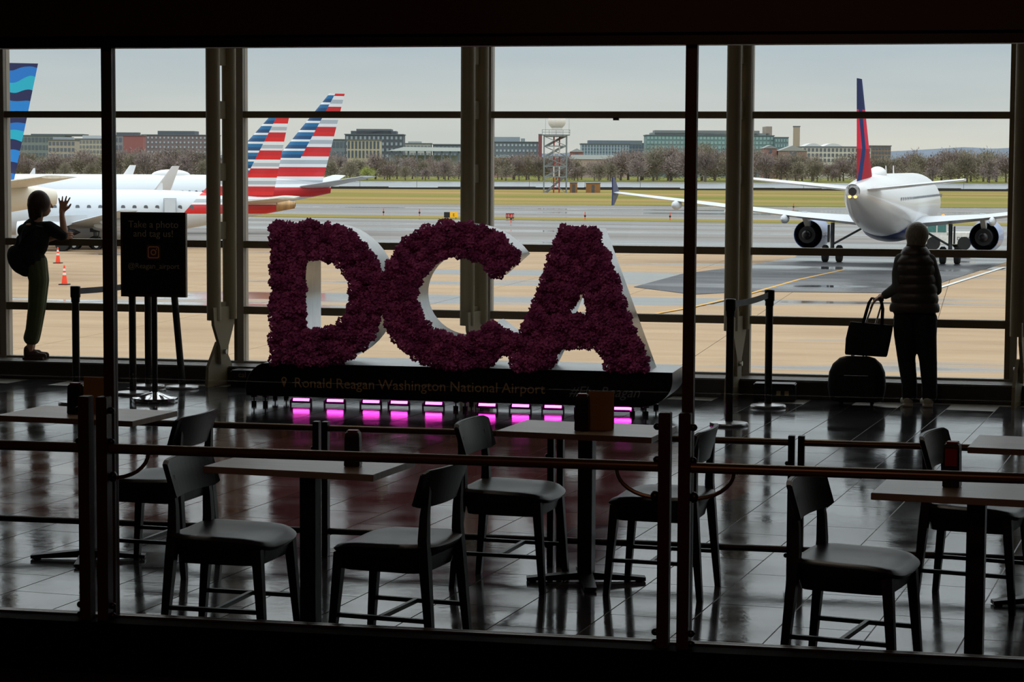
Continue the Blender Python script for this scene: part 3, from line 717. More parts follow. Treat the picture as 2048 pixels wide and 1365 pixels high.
def window_person():
    # seen in profile, leaning on the middle transom with one hand on the glass; local x = right along the wall, y = towards glass
    sy = WALLY - 0.22
    t = thing('person', 'person in black top and olive trousers, one hand raised against the window', 'person', (-8.66, sy, SILLZ - 0.018))
    def P(px, py, dy=0.0):
        q = aty(px, py, sy + dy); return q - Vector((-8.66, sy, SILLZ - 0.018))
    b = MB()
    hc = P(82, 408); head(b, hc, (0.75, 0.65, 0), 1.0)
    b.chain([(P(76, 430), 0.052), (P(72, 450), 0.058)])
    b.chain([(P(66, 462), 0.10), (P(62, 500), 0.10), (P(68, 528), 0.10)])
    # raised arm (on the window side of the picture) and hidden arm
    b.chain([(P(98, 456, 0.02), 0.05), (P(124, 470, 0.06), 0.042), (P(128, 462, 0.07), 0.036), (P(124, 432, 0.1), 0.026), (P(124, 424, 0.11), 0.023)])
    hand(b, P(124, 426, 0.11), P(127, 405, 0.13) - P(124, 426, 0.11), (0.95, 0.1, 0.0), (0, 1, 0), spread=0.26, curl=0.03)
    b.chain([(P(60, 458, 0.06), 0.048), (P(88, 480, 0.14), 0.038), (P(112, 474, 0.14), 0.026)])
    hand(b, P(112, 474, 0.14), (0.9, 0.25, 0.1), (0, 0.3, 0.9), (0, 0.8, -0.4), spread=0.08, curl=0.35)
    for dy, kx, fx in ((0.0, 0, 0), (0.11, 5, 3)):
        b.chain([(P(72 + fx, 525, dy), 0.085), (P(74 + kx, 600, dy), 0.055), (P(70 + kx, 630, dy), 0.052), (P(62 + fx, 680, dy), 0.036), (P(59 + fx, 702, dy), 0.033)])
    remeshed('body', b, SKIN, t, 0.006, 3)
    sh = MB()
    sh.chain([(P(70, 452), 0.075), (P(66, 470), 0.125), (P(62, 500), 0.115), (P(66, 520), 0.118)])
    sh.ell(P(68, 478), (0.15, 0.10, 0.2), 16, 10); sh.caps(P(48, 462, -0.02), 0.065, P(92, 456, 0.04), 0.065); sh.caps(P(42, 480, 0), 0.05, P(36, 510, 0), 0.05)
    sh.chain([(P(98, 456, 0.02), 0.066), (P(112, 464, 0.04), 0.062), (P(124, 471, 0.06), 0.056)])
    sh.chain([(P(60, 458, 0.06), 0.062), (P(82, 474, 0.12), 0.055)])
    remeshed('shirt', sh, BLACKC, t, 0.008, 4)
    tr = MB()
    for dy, kx, fx in ((0.0, 0, 0), (0.1, 4, 3)):
        tr.chain([(P(70 + fx, 525, dy), 0.105), (P(76 + kx, 560, dy), 0.088), (P(72 + kx, 615, dy), 0.076), (P(66 + fx, 660, dy), 0.07), (P(62 + fx, 676, dy), 0.072)])
    remeshed('trousers', tr, OLIVE, t, 0.008, 3)
    ha = MB(); ha.ell(hc + Vector((-0.014, -0.02, 0.014)), (0.108, 0.096, 0.116), 20, 12); ha.caps(hc + Vector((-0.045, -0.035, -0.01)), 0.075, hc + Vector((-0.055, -0.03, -0.11)), 0.055); ha.caps(hc + Vector((0.02, -0.07, -0.01)), 0.035, hc + Vector((0.01, -0.065, -0.10)), 0.03)
    remeshed('hair', ha, HAIRB, t, 0.008, 3)
    for dy, fx in ((0.0, 0), (0.11, 5)):
        s_ = MB(); a = P(56 + fx, 705, dy); a.z = 0.045
        s_.caps(a, 0.042, a + Vector((0.07, 0.01, 0.0)), 0.04); s_.caps(a + Vector((0.07, 0.01, -0.008)), 0.034, a + Vector((0.15, 0.02, -0.012)), 0.03); s_.caps(a, 0.042, a + Vector((0.0, 0, 0.05)), 0.04)
        s_.box((a.x - 0.045, a.y - 0.036, 0.0), (a.x + 0.165, a.y + 0.046, 0.022))
        remeshed('shoe', s_, SHOE1, t, 0.006, 2)
    bg_ = thing('waist_bag', 'round black bag worn behind the hip of the person on the sill', 'bag', (-8.66, sy, SILLZ - 0.018))
    m_ = MB(); m_.ell(P(38, 520, -0.03), (0.105, 0.085, 0.15), 20, 14, Matrix.Rotation(rad(-28), 4, 'Y')); m_.ell(P(52, 535, -0.03), (0.09, 0.08, 0.09), 16, 10)
    remeshed('pouch', m_, BLACKC, bg_, 0.009, 4)
    MB().tube([P(34, 500, -0.05), P(50, 470, -0.15), P(72, 452, -0.13), P(88, 455, -0.02)], 0.009, 8).build('strap', BLACKC, bg_, True)
window_person()

def traveller():
    Y0 = 19.22; X0 = -0.50
    t = thing('person', 'traveller with short grey hair in a dark padded vest, seen from behind', 'person', (X0, Y0, 0))
    def P(px, py, dy=0.0):
        q = aty(px, py, Y0 + dy); return q - Vector((X0, Y0, 0))
    b = MB(); hc = P(1833, 474, 0.02); hc.z += 0.0
    head(b, hc, (-0.25, 0.97, 0), 0.98)
    b.chain([(hc + Vector((0, -0.01, -0.09)), 0.052), (hc + Vector((0, -0.02, -0.17)), 0.058)])
    b.ell(P(1832, 545), (0.16, 0.1, 0.19), 16, 12); b.ell(P(1832, 620), (0.145, 0.1, 0.14), 16, 12)
    b.chain([(P(1802, 520), 0.042), (P(1798, 572, -0.03), 0.036), (P(1783, 583, 0.0), 0.036), (P(1768, 591, 0.03), 0.026)])
    hand(b, P(1768, 590, 0.03), P(1752, 599, 0.05) - P(1768, 590, 0.03), (0.1, 0.9, 0.3), (0, 0.2, -1), spread=0.05, curl=0.75)
    b.chain([(P(1858, 520), 0.042), (P(1869, 570, 0.05), 0.036), (P(1850, 590, 0.2), 0.03)])
    hand(b, P(1850, 590, 0.2), (-0.8, 0.4, -0.1), (0, 0.2, 1), (-0.3, -0.9, 0), spread=0.06, curl=0.4)
    for a in ((1812, 1812, 1817), (1848, 1855, 1857)):
        b.chain([(P(a[0], 640), 0.08), (P(a[1], 720, 0.02), 0.055), (P(a[2], 790), 0.036)])
    remeshed('body', b, SKIN, t, 0.006, 3)
    v = MB(); rings = []; nn = 40
    prof_ = []
    zb, zt_ = 0.80, 1.36
    zz = [zb + (zt_ - zb) * k / 72 for k in range(73)]
    cz = P(1830, 560).x
    for z in zz:
        u = (z - zb) / (zt_ - zb); puff = 0.013 * abs(math.sin(PI * u * 7.0)) ** 0.6
        hw = 0.202 - 0.044 * min(1, u / 0.55) if u < 0.74 else 0.158 - 0.083 * ((u - 0.74) / 0.26) ** 1.1
        hd_ = 0.14 if u < 0.75 else 0.14 - 0.06 * ((u - 0.75) / 0.25) ** 1.3
        rings.append([(cz + (hw + puff) * math.cos(2 * PI * k / nn), (hd_ + puff) * math.sin(2 * PI * k / nn) + 0.01, z) for k in range(nn)])
    v.loft(rings); vest = v.build('vest', VEST, t, True)
    c_ = MB(); kx = P(1832, 500).x
    c_.loft([[(kx + r_ * math.cos(2 * PI * k / 24), 0.0 + r_ * 0.95 * math.sin(2 * PI * k / 24), z) for k in range(24)] for r_, z in ((0.078, 1.335), (0.083, 1.36), (0.074, 1.392), (0.064, 1.392))]); c_.build('collar', VEST, vest, True)
    sl = MB(); sl.chain([(P(1803, 521), 0.062), (P(1797, 547, -0.02), 0.058), (P(1797, 574, -0.03), 0.055), (P(1782, 584, 0), 0.046), (P(1771, 590, 0.03), 0.038)])
    sl.chain([(P(1858, 521), 0.06), (P(1870, 560, 0.04), 0.056), (P(1872, 580, 0.08), 0.05), (P(1852, 589, 0.18), 0.04)])
    sl.ell((cz, 0.01, 0.80), (0.185, 0.125, 0.05), 20, 8)
    remeshed('shirt', sl, SHIRT, t, 0.008, 3)
    tr = MB(); tr.ell((cz, 0.01, 0.80), (0.178, 0.125, 0.10), 20, 10)
    for a in ((1811, 1813, 1819), (1850, 1856, 1859)):
        tr.chain([(P(a[0], 640), 0.105), (P(a[0], 670), 0.098), (P(a[1], 720, 0.02), 0.076), (P(a[2], 770), 0.066), (P(a[2], 792), 0.066)])
    remeshed('trousers', tr, TROU, t, 0.008, 3)
    ha = MB(); ha.ell(hc + Vector((0.004, -0.012, 0.02)), (0.099, 0.108, 0.108), 20, 12); ha.ell(hc + Vector((0.002, -0.045, -0.03)), (0.084, 0.062, 0.075), 16, 10)
    remeshed('hair', ha, HAIRG, t, 0.007, 2)
    for px in (1817, 1857):
        s_ = MB(); a = P(px, 800, -0.02); a.z = 0.045
        s_.caps(a, 0.044, a + Vector((-0.02, 0.09, -0.004)), 0.042); s_.caps(a + Vector((-0.02, 0.09, -0.006)), 0.036, a + Vector((-0.045, 0.165, -0.012)), 0.032); s_.caps(a, 0.044, a + Vector((0, 0, 0.03)), 0.042)
        s_.box((a.x - 0.05, a.y - 0.045, 0.0), (a.x + 0.035, a.y + 0.16, 0.02))
        remeshed('shoe', s_, SHOE2, t, 0.006, 2)
    # suitcase with tote
    sc = thing('rolling_suitcase', 'rounded black carry-on suitcase with pulled out handle beside the traveller', 'suitcase', (-1.02, Y0 - 0.02, 0))
    mb = MB(); rings = []
    for z, hw, hd_ in ((0.035, 0.19, 0.10), (0.05, 0.225, 0.125), (0.16, 0.245, 0.135), (0.28, 0.235, 0.13), (0.35, 0.205, 0.115), (0.40, 0.15, 0.09), (0.415, 0.10, 0.06)):
        rings.append([(x, y, z) for x, y in (superell(hw, hd_, 2 * PI * k / 36, 0.55) for k in range(36))])
    mb.loft(rings); sb = mb.build('shell', mat('black_luggage_fabric', (15, 15, 17), 0.8), sc, True)
    box('front_pocket', (-0.17, -0.155, 0.07), (0.17, -0.118, 0.27), MATS['black_luggage_fabric'], sc, 0.012)
    MB().tube([(-0.1, -0.162, 0.265), (0.1, -0.162, 0.265)], 0.004, 6).build('zip', STEEL, sc)
    MB().tube([(-0.05, 0.02, 0.40), (-0.045, 0.02, 0.44), (0.045, 0.02, 0.44), (0.05, 0.02, 0.40)], 0.009, 8).build('grip', BLACKPL, sc, True)
    for x in (-0.13, 0.13):
        for y in (-0.07, 0.07):
            MB().lathe([(0.022, -0.012), (0.022, 0.012)], 14, Matrix.Translation((x, y, 0.022)) @ Matrix.Rotation(PI / 2, 4, 'Y')).build('wheel', RUBBER, sc)
    hx = P(1756, 600).x + X0 + 1.02
    hb = P(1756, 600).z
    for o_ in (-0.035, 0.035):
        MB().tube([(0.0 + o_ * 1.6, 0.085, 0.36), (hx + o_, 0.095, hb - 0.01)], 0.008, 8).build('handle_tube', STEEL, sc, True)
    MB().tube([(hx - 0.045, 0.095, hb), (hx + 0.045, 0.095, hb)], 0.014, 8).build('handle_grip', BLACKPL, sc, True)
    to = thing('tote_bag', 'black tote bag hanging over the suitcase handle', 'bag', (-0.93, Y0 - 0.02, 0))
    mb = MB(); rings = []
    for z, a0, a1, hd_ in ((0.425, -0.19, 0.155, 0.055), (0.44, -0.195, 0.162, 0.062), (0.56, -0.19, 0.185, 0.065), (0.66, -0.168, 0.2, 0.055), (0.70, -0.155, 0.205, 0.03)):
        rings.append([((a0 + a1) / 2 + x, y, z) for x, y in (superell((a1 - a0) / 2, hd_, 2 * PI * k / 28, 0.35) for k in range(28))])
    mb.loft(rings); mb.v = [(x, y, z - 0.07 * (x + 0.0) * (1 if z > 0.6 else 0.5)) for x, y, z in mb.v]; mb.build('bag_body', BLACKC, to, True)
    hx2 = P(1752, 598).x + X0 + 0.93
    for dy in (-0.05, 0.05):
        MB().loft([[Vector((x - 0.012, y - 0.002, z)), Vector((x + 0.012, y - 0.002, z)), Vector((x + 0.012, y + 0.002, z)), Vector((x - 0.012, y + 0.002, z))] for x, y, z in
                   ((-0.05, dy, 0.68), (-0.02, dy, 0.80), (hx2 - 0.055, dy * 0.7, hb - 0.02), (hx2 - 0.03, dy * 0.5, hb + 0.02), (hx2 + 0.03, dy * 0.5, hb + 0.02), (hx2 + 0.05, dy * 0.7, hb - 0.03), (0.115, dy, 0.82), (0.11, dy, 0.66))]).build('strap', BLACKC, to)
traveller()

# ------------------------------------------------------------------ the airfield
ZA = -4.3
def ground_mat(name, a, b, wet, scale=0.05, stretch=(1, 1, 1), wetlo=0.55, wethi=0.62, rough=0.75, spec=0.3, fine=0.6):
    """a, b dry colours; wet patches are darker and glossy"""
    m, t, bs = shader(name, rough)
    geo = t.nodes.new('ShaderNodeNewGeometry'); mpn = t.nodes.new('ShaderNodeMapping'); mpn.inputs['Scale'].default_value = stretch
    t.links.new(geo.outputs['Position'], mpn.inputs[0])
    n1 = t.nodes.new('ShaderNodeTexNoise'); n1.inputs['Scale'].default_value = fine; n1.inputs['Detail'].default_value = 6; t.links.new(mpn.outputs[0], n1.inputs['Vector'])
    ra = t.nodes.new('ShaderNodeValToRGB'); ramp_set(ra, [(0.3, s2l(a)), (0.7, s2l(b))]); t.links.new(n1.outputs['Fac'], ra.inputs[0])
    n2 = t.nodes.new('ShaderNodeTexNoise'); n2.inputs['Scale'].default_value = scale; n2.inputs['Detail'].default_value = 5; t.links.new(mpn.outputs[0], n2.inputs['Vector'])
    wr = t.nodes.new('ShaderNodeMapRange'); wr.inputs['From Min'].default_value = wetlo; wr.inputs['From Max'].default_value = wethi; t.links.new(n2.outputs['Fac'], wr.inputs[0])
    t.links.new(mixc(t, wr.outputs[0], ra.outputs[0], s2l(wet)), bs.inputs['Base Color'])
    rr = t.nodes.new('ShaderNodeMapRange'); rr.inputs['To Min'].default_value = rough; rr.inputs['To Max'].default_value = 0.06; t.links.new(wr.outputs[0], rr.inputs[0]); t.links.new(rr.outputs[0], bs.inputs['Roughness'])
    sr = t.nodes.new('ShaderNodeMapRange'); sr.inputs['To Min'].default_value = spec; sr.inputs['To Max'].default_value = 0.5; t.links.new(wr.outputs[0], sr.inputs[0]); t.links.new(sr.outputs[0], bs.inputs['Specular IOR Level'])
    return m
CONC = ground_mat('damp_tan_concrete', (156, 132, 106), (171, 148, 121), (104, 90, 74), 0.13, (0.3, 1, 1), 0.565, 0.63, 0.8, 0.06)
ASPH = ground_mat('wet_asphalt', (70, 72, 76), (92, 94, 98), (50, 52, 56), 0.09, (0.3, 1, 1), 0.40, 0.56, 0.75, 0.12)
FARASPH = ground_mat('wet_taxiway', (112, 110, 108), (142, 138, 134), (84, 86, 88), 0.06, (0.10, 1, 1), 0.43, 0.55, 0.8, 0.05, 0.3)
GRASS = ground_mat('winter_grass', (158, 132, 92), (108, 116, 60), (134, 112, 58), 0.05, (0.12, 1, 1), 0.9, 0.95, 0.95, 0.0, 0.05)
BANK = ground_mat('park_bank_grass', (104, 112, 66), (128, 122, 74), (100, 100, 70), 0.05, (1, 1, 1), 0.9, 0.95, 0.95, 0.0, 0.05)
def sheet(name, pts, m, z):
    mb = MB(); n_ = len(pts)
    mb.add([(x, y, z) for x, y in pts] + [(x, y, z - 0.3) for x, y in pts], [tuple(range(n_)), tuple(range(2 * n_ - 1, n_ - 1, -1))] + [(k, (k + 1) % n_, (k + 1) % n_ + n_, k + n_) for k in range(n_)])
    return struct(mb.build(name, m))
def line_at(p, ang): return lambda x: p[1] + (x - p[0]) * math.tan(rad(ang))
gA = atz(1000, 440, ZA); gA2 = atz(1000, 434, ZA); gB = atz(1350, 412, ZA); gC = atz(1350, 380.5, ZA); gW = atz(1350, 362.5, ZA)
l_strip0 = line_at(gA, -4); l_strip1 = line_at(gA2, -4); l_g0 = line_at(gB, 9); l_g1 = line_at(gC, 20); l_w1 = line_at(gW, 20)
XA, XB = -420, 260
def band(name, fa, fb, m, z): return sheet(name, [(XA, fa(XA)), (XB, fa(XB)), (XB, fb(XB)), (XA, fb(XA))], m, z)
apron = sheet('apron', [(-260, WALLY + 0.3), (120, WALLY + 0.3), (120, 170), (-260, 170)], mat('apron_joint', (96, 82, 66), 0.9), ZA - 0.02)
me_ = MB().box((-3.735, -3.735, -0.15), (3.735, 3.735, 0.0)).mesh('concrete_slab', CONC)
ns = 0
for j in range(20):
    for i in range(-14, 4):
        c = Vector((i * 7.5 + 2, 24.3 + j * 7.5, ZA))
        px, py, z = proj(c)
        if -420 < px < 2500 and ns < 300:
            link('concrete_slab', me_, apron, c); ns += 1
band('taxiway_near', lambda x: 172, l_strip0, FARASPH, ZA)
band('grass_strip', l_strip0, l_strip1, GRASS, ZA + 0.03)
band('taxiway_far', l_strip1, l_g0, FARASPH, ZA)
band('grass_field', l_g0, l_g1, GRASS, ZA + 0.03)
WATER = mat('river_water', (120, 128, 134), 0.25, var=0.05, scale=0.1)
band('river', l_g1, l_w1, WATER, ZA - 0.6)
sheet('park_bank', [(-900, l_w1(-900)), (700, l_w1(700)), (700, 2600), (-900, 2600)], BANK, ZA - 0.2)
pa = [atz(x, y, ZA) for x, y in ((1268, 575), (1364, 549), (1500, 531), (1590, 516), (1600, 505))]
pb = [atz(x, y, ZA) for x, y in ((2060, 505), (2010, 526), (1880, 567), (1790, 587), (1500, 584), (1386, 590), (1300, 579))]
sheet('asphalt_lane', [(p.x, p.y) for p in pa + pb][::-1], ASPH, ZA + 0.03)
YEL = mat('yellow_paint', (196, 146, 40), 0.6)
def paint(pts, w, m=YEL, label='yellow guide line painted across the apron and asphalt lane'):
    mb = MB(); P_ = [atz(x, y, ZA + 0.036) for x, y in pts]
    for a, b in zip(P_, P_[1:]):
        d = (b - a).normalized(); n_ = Vector((-d.y, d.x, 0)) * w / 2
        mb.add([a - n_, b - n_, b + n_, a + n_], [(0, 1, 2, 3)])
    return struct(mb.build('guide_line', m))
paint(((1240, 640), (1386, 614), (1500, 587), (1598, 559), (1690, 539)), 0.22)
paint(((2010, 534), (1880, 575), (1800, 594)), 0.25, mat('white_paint', (200, 205, 205), 0.6))

# silt fence along the river
FEN = mat('black_silt_fabric', (52, 46, 42), 0.9)
f_ = thing('silt_fence', 'low black silt fence along the river edge of the grass', 'fence', (0, 0, ZA))
mb = MB(); xs = [-330 + 12 * k for k in range(46)]; rnd = random.Random(3)
for a, b in zip(xs, xs[1:]):
    h = 0.4 + rnd.random() * 0.4
    mb.box((a, 0, 0), (b, 0.2, h), Matrix.Translation((0, l_g1(0) - 3, 0)) @ Matrix.Rotation(rad(20), 4, 'Z'))
stuff(mb.build('fabric_run', FEN, f_))
for k in range(42):
    x = -330 + k * 13
    MB().tube([(x, l_g1(x) - 1.0, 0), (x, l_g1(x) - 1.0, 2.3)], 0.06, 6).build('fence_post', mat('fence_post_grey', (110, 114, 116), 0.7), f_)

# ------------------------------------------------------------------ aircraft
WHITE = mat('aircraft_white', (222, 224, 226), 0.28, var=0.03, scale=0.6, coat=0.3); SILV = mat('aircraft_silver', (206, 214, 222), 0.26, var=0.03, scale=0.5, coat=0.3)
CREAM = mat('aircraft_cream', (220, 215, 202), 0.3, var=0.05, scale=0.7); WINGG = mat('wing_grey', (196, 202, 208), 0.35, var=0.04, scale=0.5)
DKENG = mat('engine_dark', (34, 34, 38), 0.5, 0.4); BURNT = mat('burnt_metal', (168, 136, 96), 0.4, 0.5, var=0.35, scale=1.5, stretch=(2.5, 0.2, 0.2)); GEAR = mat('gear_grey', (84, 88, 92), 0.5, 0.3)
WINM = mat('cabin_window', (104, 110, 118), 0.4); NAVY = mat('navy_paint', (30, 44, 92), 0.3); NACB = mat('blue_nacelle', (98, 122, 176), 0.25, coat=0.4)
def xz(t):
    tcn = t.nodes.new('ShaderNodeTexCoord'); s = t.nodes.new('ShaderNodeSeparateXYZ'); t.links.new(tcn.outputs['Object'], s.inputs[0])
    return s.outputs['X'], s.outputs['Z'], tcn
def flag_paint(name, base_col, T, red0, redp, redw, blue0, bluep, bluew, bx, bz, bk, bzmin, rx, rz_, rk, rzmin, fus):
    m, t, b = shader(name, 0.3, coat=0.3); X, Z, _ = xz(t)
    X = math_node(t, 'SUBTRACT', X, T)
    fr1 = math_node(t, 'FRACT', math_node(t, 'DIVIDE', math_node(t, 'SUBTRACT', Z, red0 - 20 * redp), redp)); isr = math_node(t, 'LESS_THAN', fr1, redw)
    isg = math_node(t, 'MULTIPLY', math_node(t, 'GREATER_THAN', fr1, 0.62), math_node(t, 'LESS_THAN', fr1, 0.82))
    c = mixc(t, isg, s2l((226, 230, 234)), s2l((172, 182, 190)))
    dk = math_node(t, 'LESS_THAN', fr1, redw * 0.45)
    c = mixc(t, isr, c, mixc(t, dk, s2l((196, 30, 40)), s2l((214, 32, 36))))
    if fus:
        zone = math_node(t, 'MULTIPLY', math_node(t, 'LESS_THAN', math_node(t, 'SUBTRACT', X, math_node(t, 'MULTIPLY', math_node(t, 'SUBTRACT', rz_, Z), rk)), rx), math_node(t, 'GREATER_THAN', Z, rzmin))
        c = mixc(t, zone, s2l(base_col), c)
    else:
        fr2 = math_node(t, 'FRACT', math_node(t, 'DIVIDE', math_node(t, 'SUBTRACT', Z, blue0 - 20 * bluep), bluep)); isb = math_node(t, 'LESS_THAN', fr2, bluew)
        low = math_node(t, 'LESS_THAN', fr2, bluew * 0.5)
        cb = mixc(t, isb, s2l((228, 232, 236)), mixc(t, low, s2l((18, 104, 156)), s2l((16, 72, 118))))
        zone = math_node(t, 'MULTIPLY', math_node(t, 'GREATER_THAN', math_node(t, 'SUBTRACT', X, math_node(t, 'MULTIPLY', math_node(t, 'SUBTRACT', bz, Z), bk)), bx), math_node(t, 'GREATER_THAN', Z, bzmin))
        c = mixc(t, zone, c, cb)
    t.links.new(c, b.inputs['Base Color'])
    return m
def airfoil(n=9, th=0.11):
    up_ = [((1 - math.cos(PI * k / n)) / 2) for k in range(n + 1)]
    yt = lambda x: 5 * th * (0.2969 * math.sqrt(x) - 0.126 * x - 0.3516 * x * x + 0.2843 * x ** 3 - 0.1036 * x ** 4)
    return [(x, yt(x)) for x in up_] + [(x, -yt(x)) for x in up_[-2:0:-1]]
def surf(sections, vertical=False, th=0.11):
    """sections: (le_x, chord, y, z)"""
    af = airfoil(9, th); rings = []
    for le, ch, y, z in sections:
        rings.append([((le - a * ch), y + (b * ch if vertical else 0), z + (0 if vertical else b * ch)) for a, b in af])
    return MB().loft(rings)
def airliner(name, label, D, group='parked airliners'):
    t = thing(name, label, 'airplane', (0, 0, ZA), 0, group)
    R, zc, Nn, T, zt, rt = D['R'], D['zc'], D['nose'], D['tail'], D['zt'], D['rt']
    def ring(x, zc_, r): return [(x, r * math.cos(2 * PI * k / 36), zc_ + r * math.sin(2 * PI * k / 36)) for k in range(36)]
    sec = [(Nn, zc - 0.3 * R, 0.03 * R), (Nn - 0.25, zc - 0.28 * R, 0.24 * R), (Nn - 0.9, zc - 0.22 * R, 0.5 * R), (Nn - 2, zc - 0.12 * R, 0.74 * R), (Nn - 3.4, zc - 0.04 * R, 0.92 * R), (Nn - 5.2, zc, R)]
    xs0 = T + D['taper']; tailsec = []
    for k in range(0, 17):
        u = k / 16; r = R + (rt - R) * u ** D.get('te', 1.55); top = zc + R + (zt + rt - zc - R) * u ** D.get('tt', 2.4)
        tailsec.append((xs0 + (T - xs0) * u, top - r, r))
    cl = D.get('cone', 0.8)
    i = next(k for k, q in enumerate(tailsec) if q[0] <= T + cl)
    fus = MB().loft([ring(*q) for q in sec + tailsec[:i + 1]]).build('fuselage', D['fus'], t, True)
    MB().loft([ring(q[0], q[1], q[2] * 1.01) for q in tailsec[i:]]).build('tail_cone', D.get('conem', DKENG), t, True)
    MB().lathe([(rt * 0.55, -0.02), (rt * 0.5, 0.03)], 16, Matrix.Translation((T - 0.02, 0, zt)) @ Matrix.Rotation(PI / 2, 4, 'Y')).build('exhaust', BLACK, t)
    fin = surf([(T + D['fin'][0], D['fin'][0] - D['fin'][1], 0, D['fin'][4]), (T + D['fin'][2], D['fin'][2] - D['fin'][3], 0, D['fin'][5])], True, 0.09).build('vertical_fin', D['finm'], t, True)
    if D.get('dorsal'):
        surf([(T + D['fin'][0] + D['dorsal'], D['dorsal'] + 1.0, 0, zc + R - 0.35), (T + D['fin'][0] - 1.4, 1.0, 0, D['fin'][4] + 1.6)], True, 0.05).build('dorsal_fin', D.get('dorsm', WHITE), t, True)
    le, te, z0, tle, tte, hs, tz = D['stab']
    for s in (-1, 1):
        surf([(T + le, le - te, s * 0.4, z0), (T + tle, tle - tte, s * hs, tz)], False, 0.09).build('stabilizer', D.get('stabm', WINGG), t, True)
    le, te, z0, kx, kc, ky, kz, tle, tc_, hs, tz = D['wing']
    for s in (-1, 1):
        w = surf([(le, le - te, s * 0.6, z0), (kx, kc, s * ky, kz), (tle, tc_, s * hs, tz)], False, 0.1).build('wing', WINGG, t, True)
        wl = D.get('winglet')
        if wl == 'fence':
            MB().prism([(tle + 0.1, tz), (tle - 1.2, tz + 1.0), (tle - 1.7, tz + 1.0), (tle - 1.6, tz), (tle - 1.7, tz - 0.8), (tle - 1.3, tz - 0.8)], s * hs - 0.04, s * hs + 0.04).build('winglet', NAVY, w)
        elif wl:
            surf([(tle, tc_, s * hs, tz), (tle - 0.6, tc_ * 0.8, s * (hs + 0.5), tz + 0.6), (tle - 1.9, 0.6, s * (hs + 0.85), tz + 2.4)], True, 0.09).build('winglet', WHITE, w, True)
        for fy in D.get('fairings', ()):
            u = (fy - ky) / (hs - ky) if fy > ky else 0
            fx = (kx - kc) + ((tle - tc_) - (kx - kc)) * u if fy > ky else (te + ((kx - kc) - te) * (fy - 0.6) / (ky - 0.6)); fz = kz + (tz - kz) * u if fy > ky else z0 + (kz - z0) * fy / ky
            MB().ell((fx + 0.3, s * fy, fz - 0.28), (1.4, 0.22, 0.3), 12, 8).build('flap_fairing', WINGG, w, True)
        ey, ex, ez, er, el = D['engine']
        e = MB().lathe([(er * 0.80, el), (er * 0.92, el + 0.12), (er, el - 0.5), (er * 1.02, el * 0.5), (er * 0.9, 0.0), (er * 0.87, 0.03), (er * 0.9, el * 0.4), (er * 0.82, el * 0.9)], 32, Matrix.Translation((ex, s * ey, ez)) @ Matrix.Rotation(PI / 2, 4, 'Y'), True).build('engine_nacelle', D['nac'], t, True)
        MB().lathe([(0.0, el * 0.55), (er * 0.88, el * 0.55), (er * 0.88, el * 0.5), (er * 0.62, el * 0.3), (er * 0.52, -0.5), (er * 0.3, -0.5), (er * 0.26, -0.9), (0.0, -1.35)], 24, Matrix.Translation((ex, s * ey, ez)) @ Matrix.Rotation(PI / 2, 4, 'Y')).build('engine_core', DKENG, e, True)
        MB().prism([(ex + el * 0.6, ez + er * 0.9), (ex - 0.2, ez + er * 0.45), (ex - 1.8, ez + er * 1.15), (ex - 1.8, ez + er * 1.5), (ex + el * 0.4, ez + er * 1.35)], s * ey - 0.16, s * ey + 0.16).build('pylon', WINGG, e)
        gy, gw = D['gear']
        g = MB().tube([(0, s * gy, gw), (0, s * gy, z0 + 0.05)], 0.13, 10).build('landing_gear', GEAR, t, True)
        MB().tube([(0.05, s * gy, gw + 0.6), (0.1, s * (gy - 1.9), z0 - 0.3)], 0.07, 8).build('side_brace', GEAR, g)
        MB().tube([(-0.22, s * gy, gw + 0.25), (-0.3, s * gy, gw + 0.9), (-0.1, s * gy, gw + 1.5)], 0.05, 8).build('torque_link', GEAR, g)
        MB().box((-0.35, s * (gy + 0.25) - 0.03, gw + 0.75), (0.35, s * (gy + 0.25) + 0.03, z0 - 0.1)).build('gear_door', DKENG, g)
        for o_ in (-0.46, 0.46):
            MB().lathe([(0.2, -0.14), (gw * 0.86, -0.19), (gw, -0.1), (gw, 0.1), (gw * 0.86, 0.19), (0.2, 0.14)], 22, Matrix.Translation((0, s * gy + o_, gw)) @ Matrix.Rotation(PI / 2, 4, 'X')).build('wheel', RUBBER, g, True)
    ng = MB().tube([(Nn - 5, 0, 0.4), (Nn - 5, 0, zc - R + 0.2)], 0.1, 8).build('landing_gear', GEAR, t, True)
    for o_ in (-0.24, 0.24):
        MB().lathe([(0.12, -0.08), (0.38, -0.1), (0.38, 0.1), (0.12, 0.08)], 16, Matrix.Translation((Nn - 5, o_, 0.38)) @ Matrix.Rotation(PI / 2, 4, 'X')).build('wheel', RUBBER, ng)
    MB().ell((0.5, 0, zc - R * 0.72), (D.get('belly', 6.0), R * 0.92, R * 0.52), 24, 12).build('belly_fairing', D.get('bellym', D['fus']), t, True)
    ww, wh = D.get('winsize', (0.24, 0.34)); zw = zc + 0.22 * R
    wme = MB().loft([[(x * 1.0, y, z) for x, z in (superell(ww / 2, wh / 2, 2 * PI * k / 16, 0.7) for k in range(16))] for y in (-0.02, 0.008)]).mesh('cabin_window', WINM)
    for s in (-1, 1):
        x = D['win'][0]
        while x > D['win'][1]:
            yy = math.sqrt(max(0.01, R * R - (zw - zc) ** 2)); u = (xs0 - x) / (xs0 - T) if x < xs0 else 0
            r = R + (rt - R) * u ** D.get('te', 1.55); top = zc + R + (zt + rt - zc - R) * u ** D.get('tt', 2.4)
            o = link('cabin_window', wme, fus, (x, s * math.sqrt(max(0.01, r * r - (zw - top + r) ** 2)), zw)); o.rotation_euler = (s * -0.2, 0, 0)
            x -= D['win'][2]
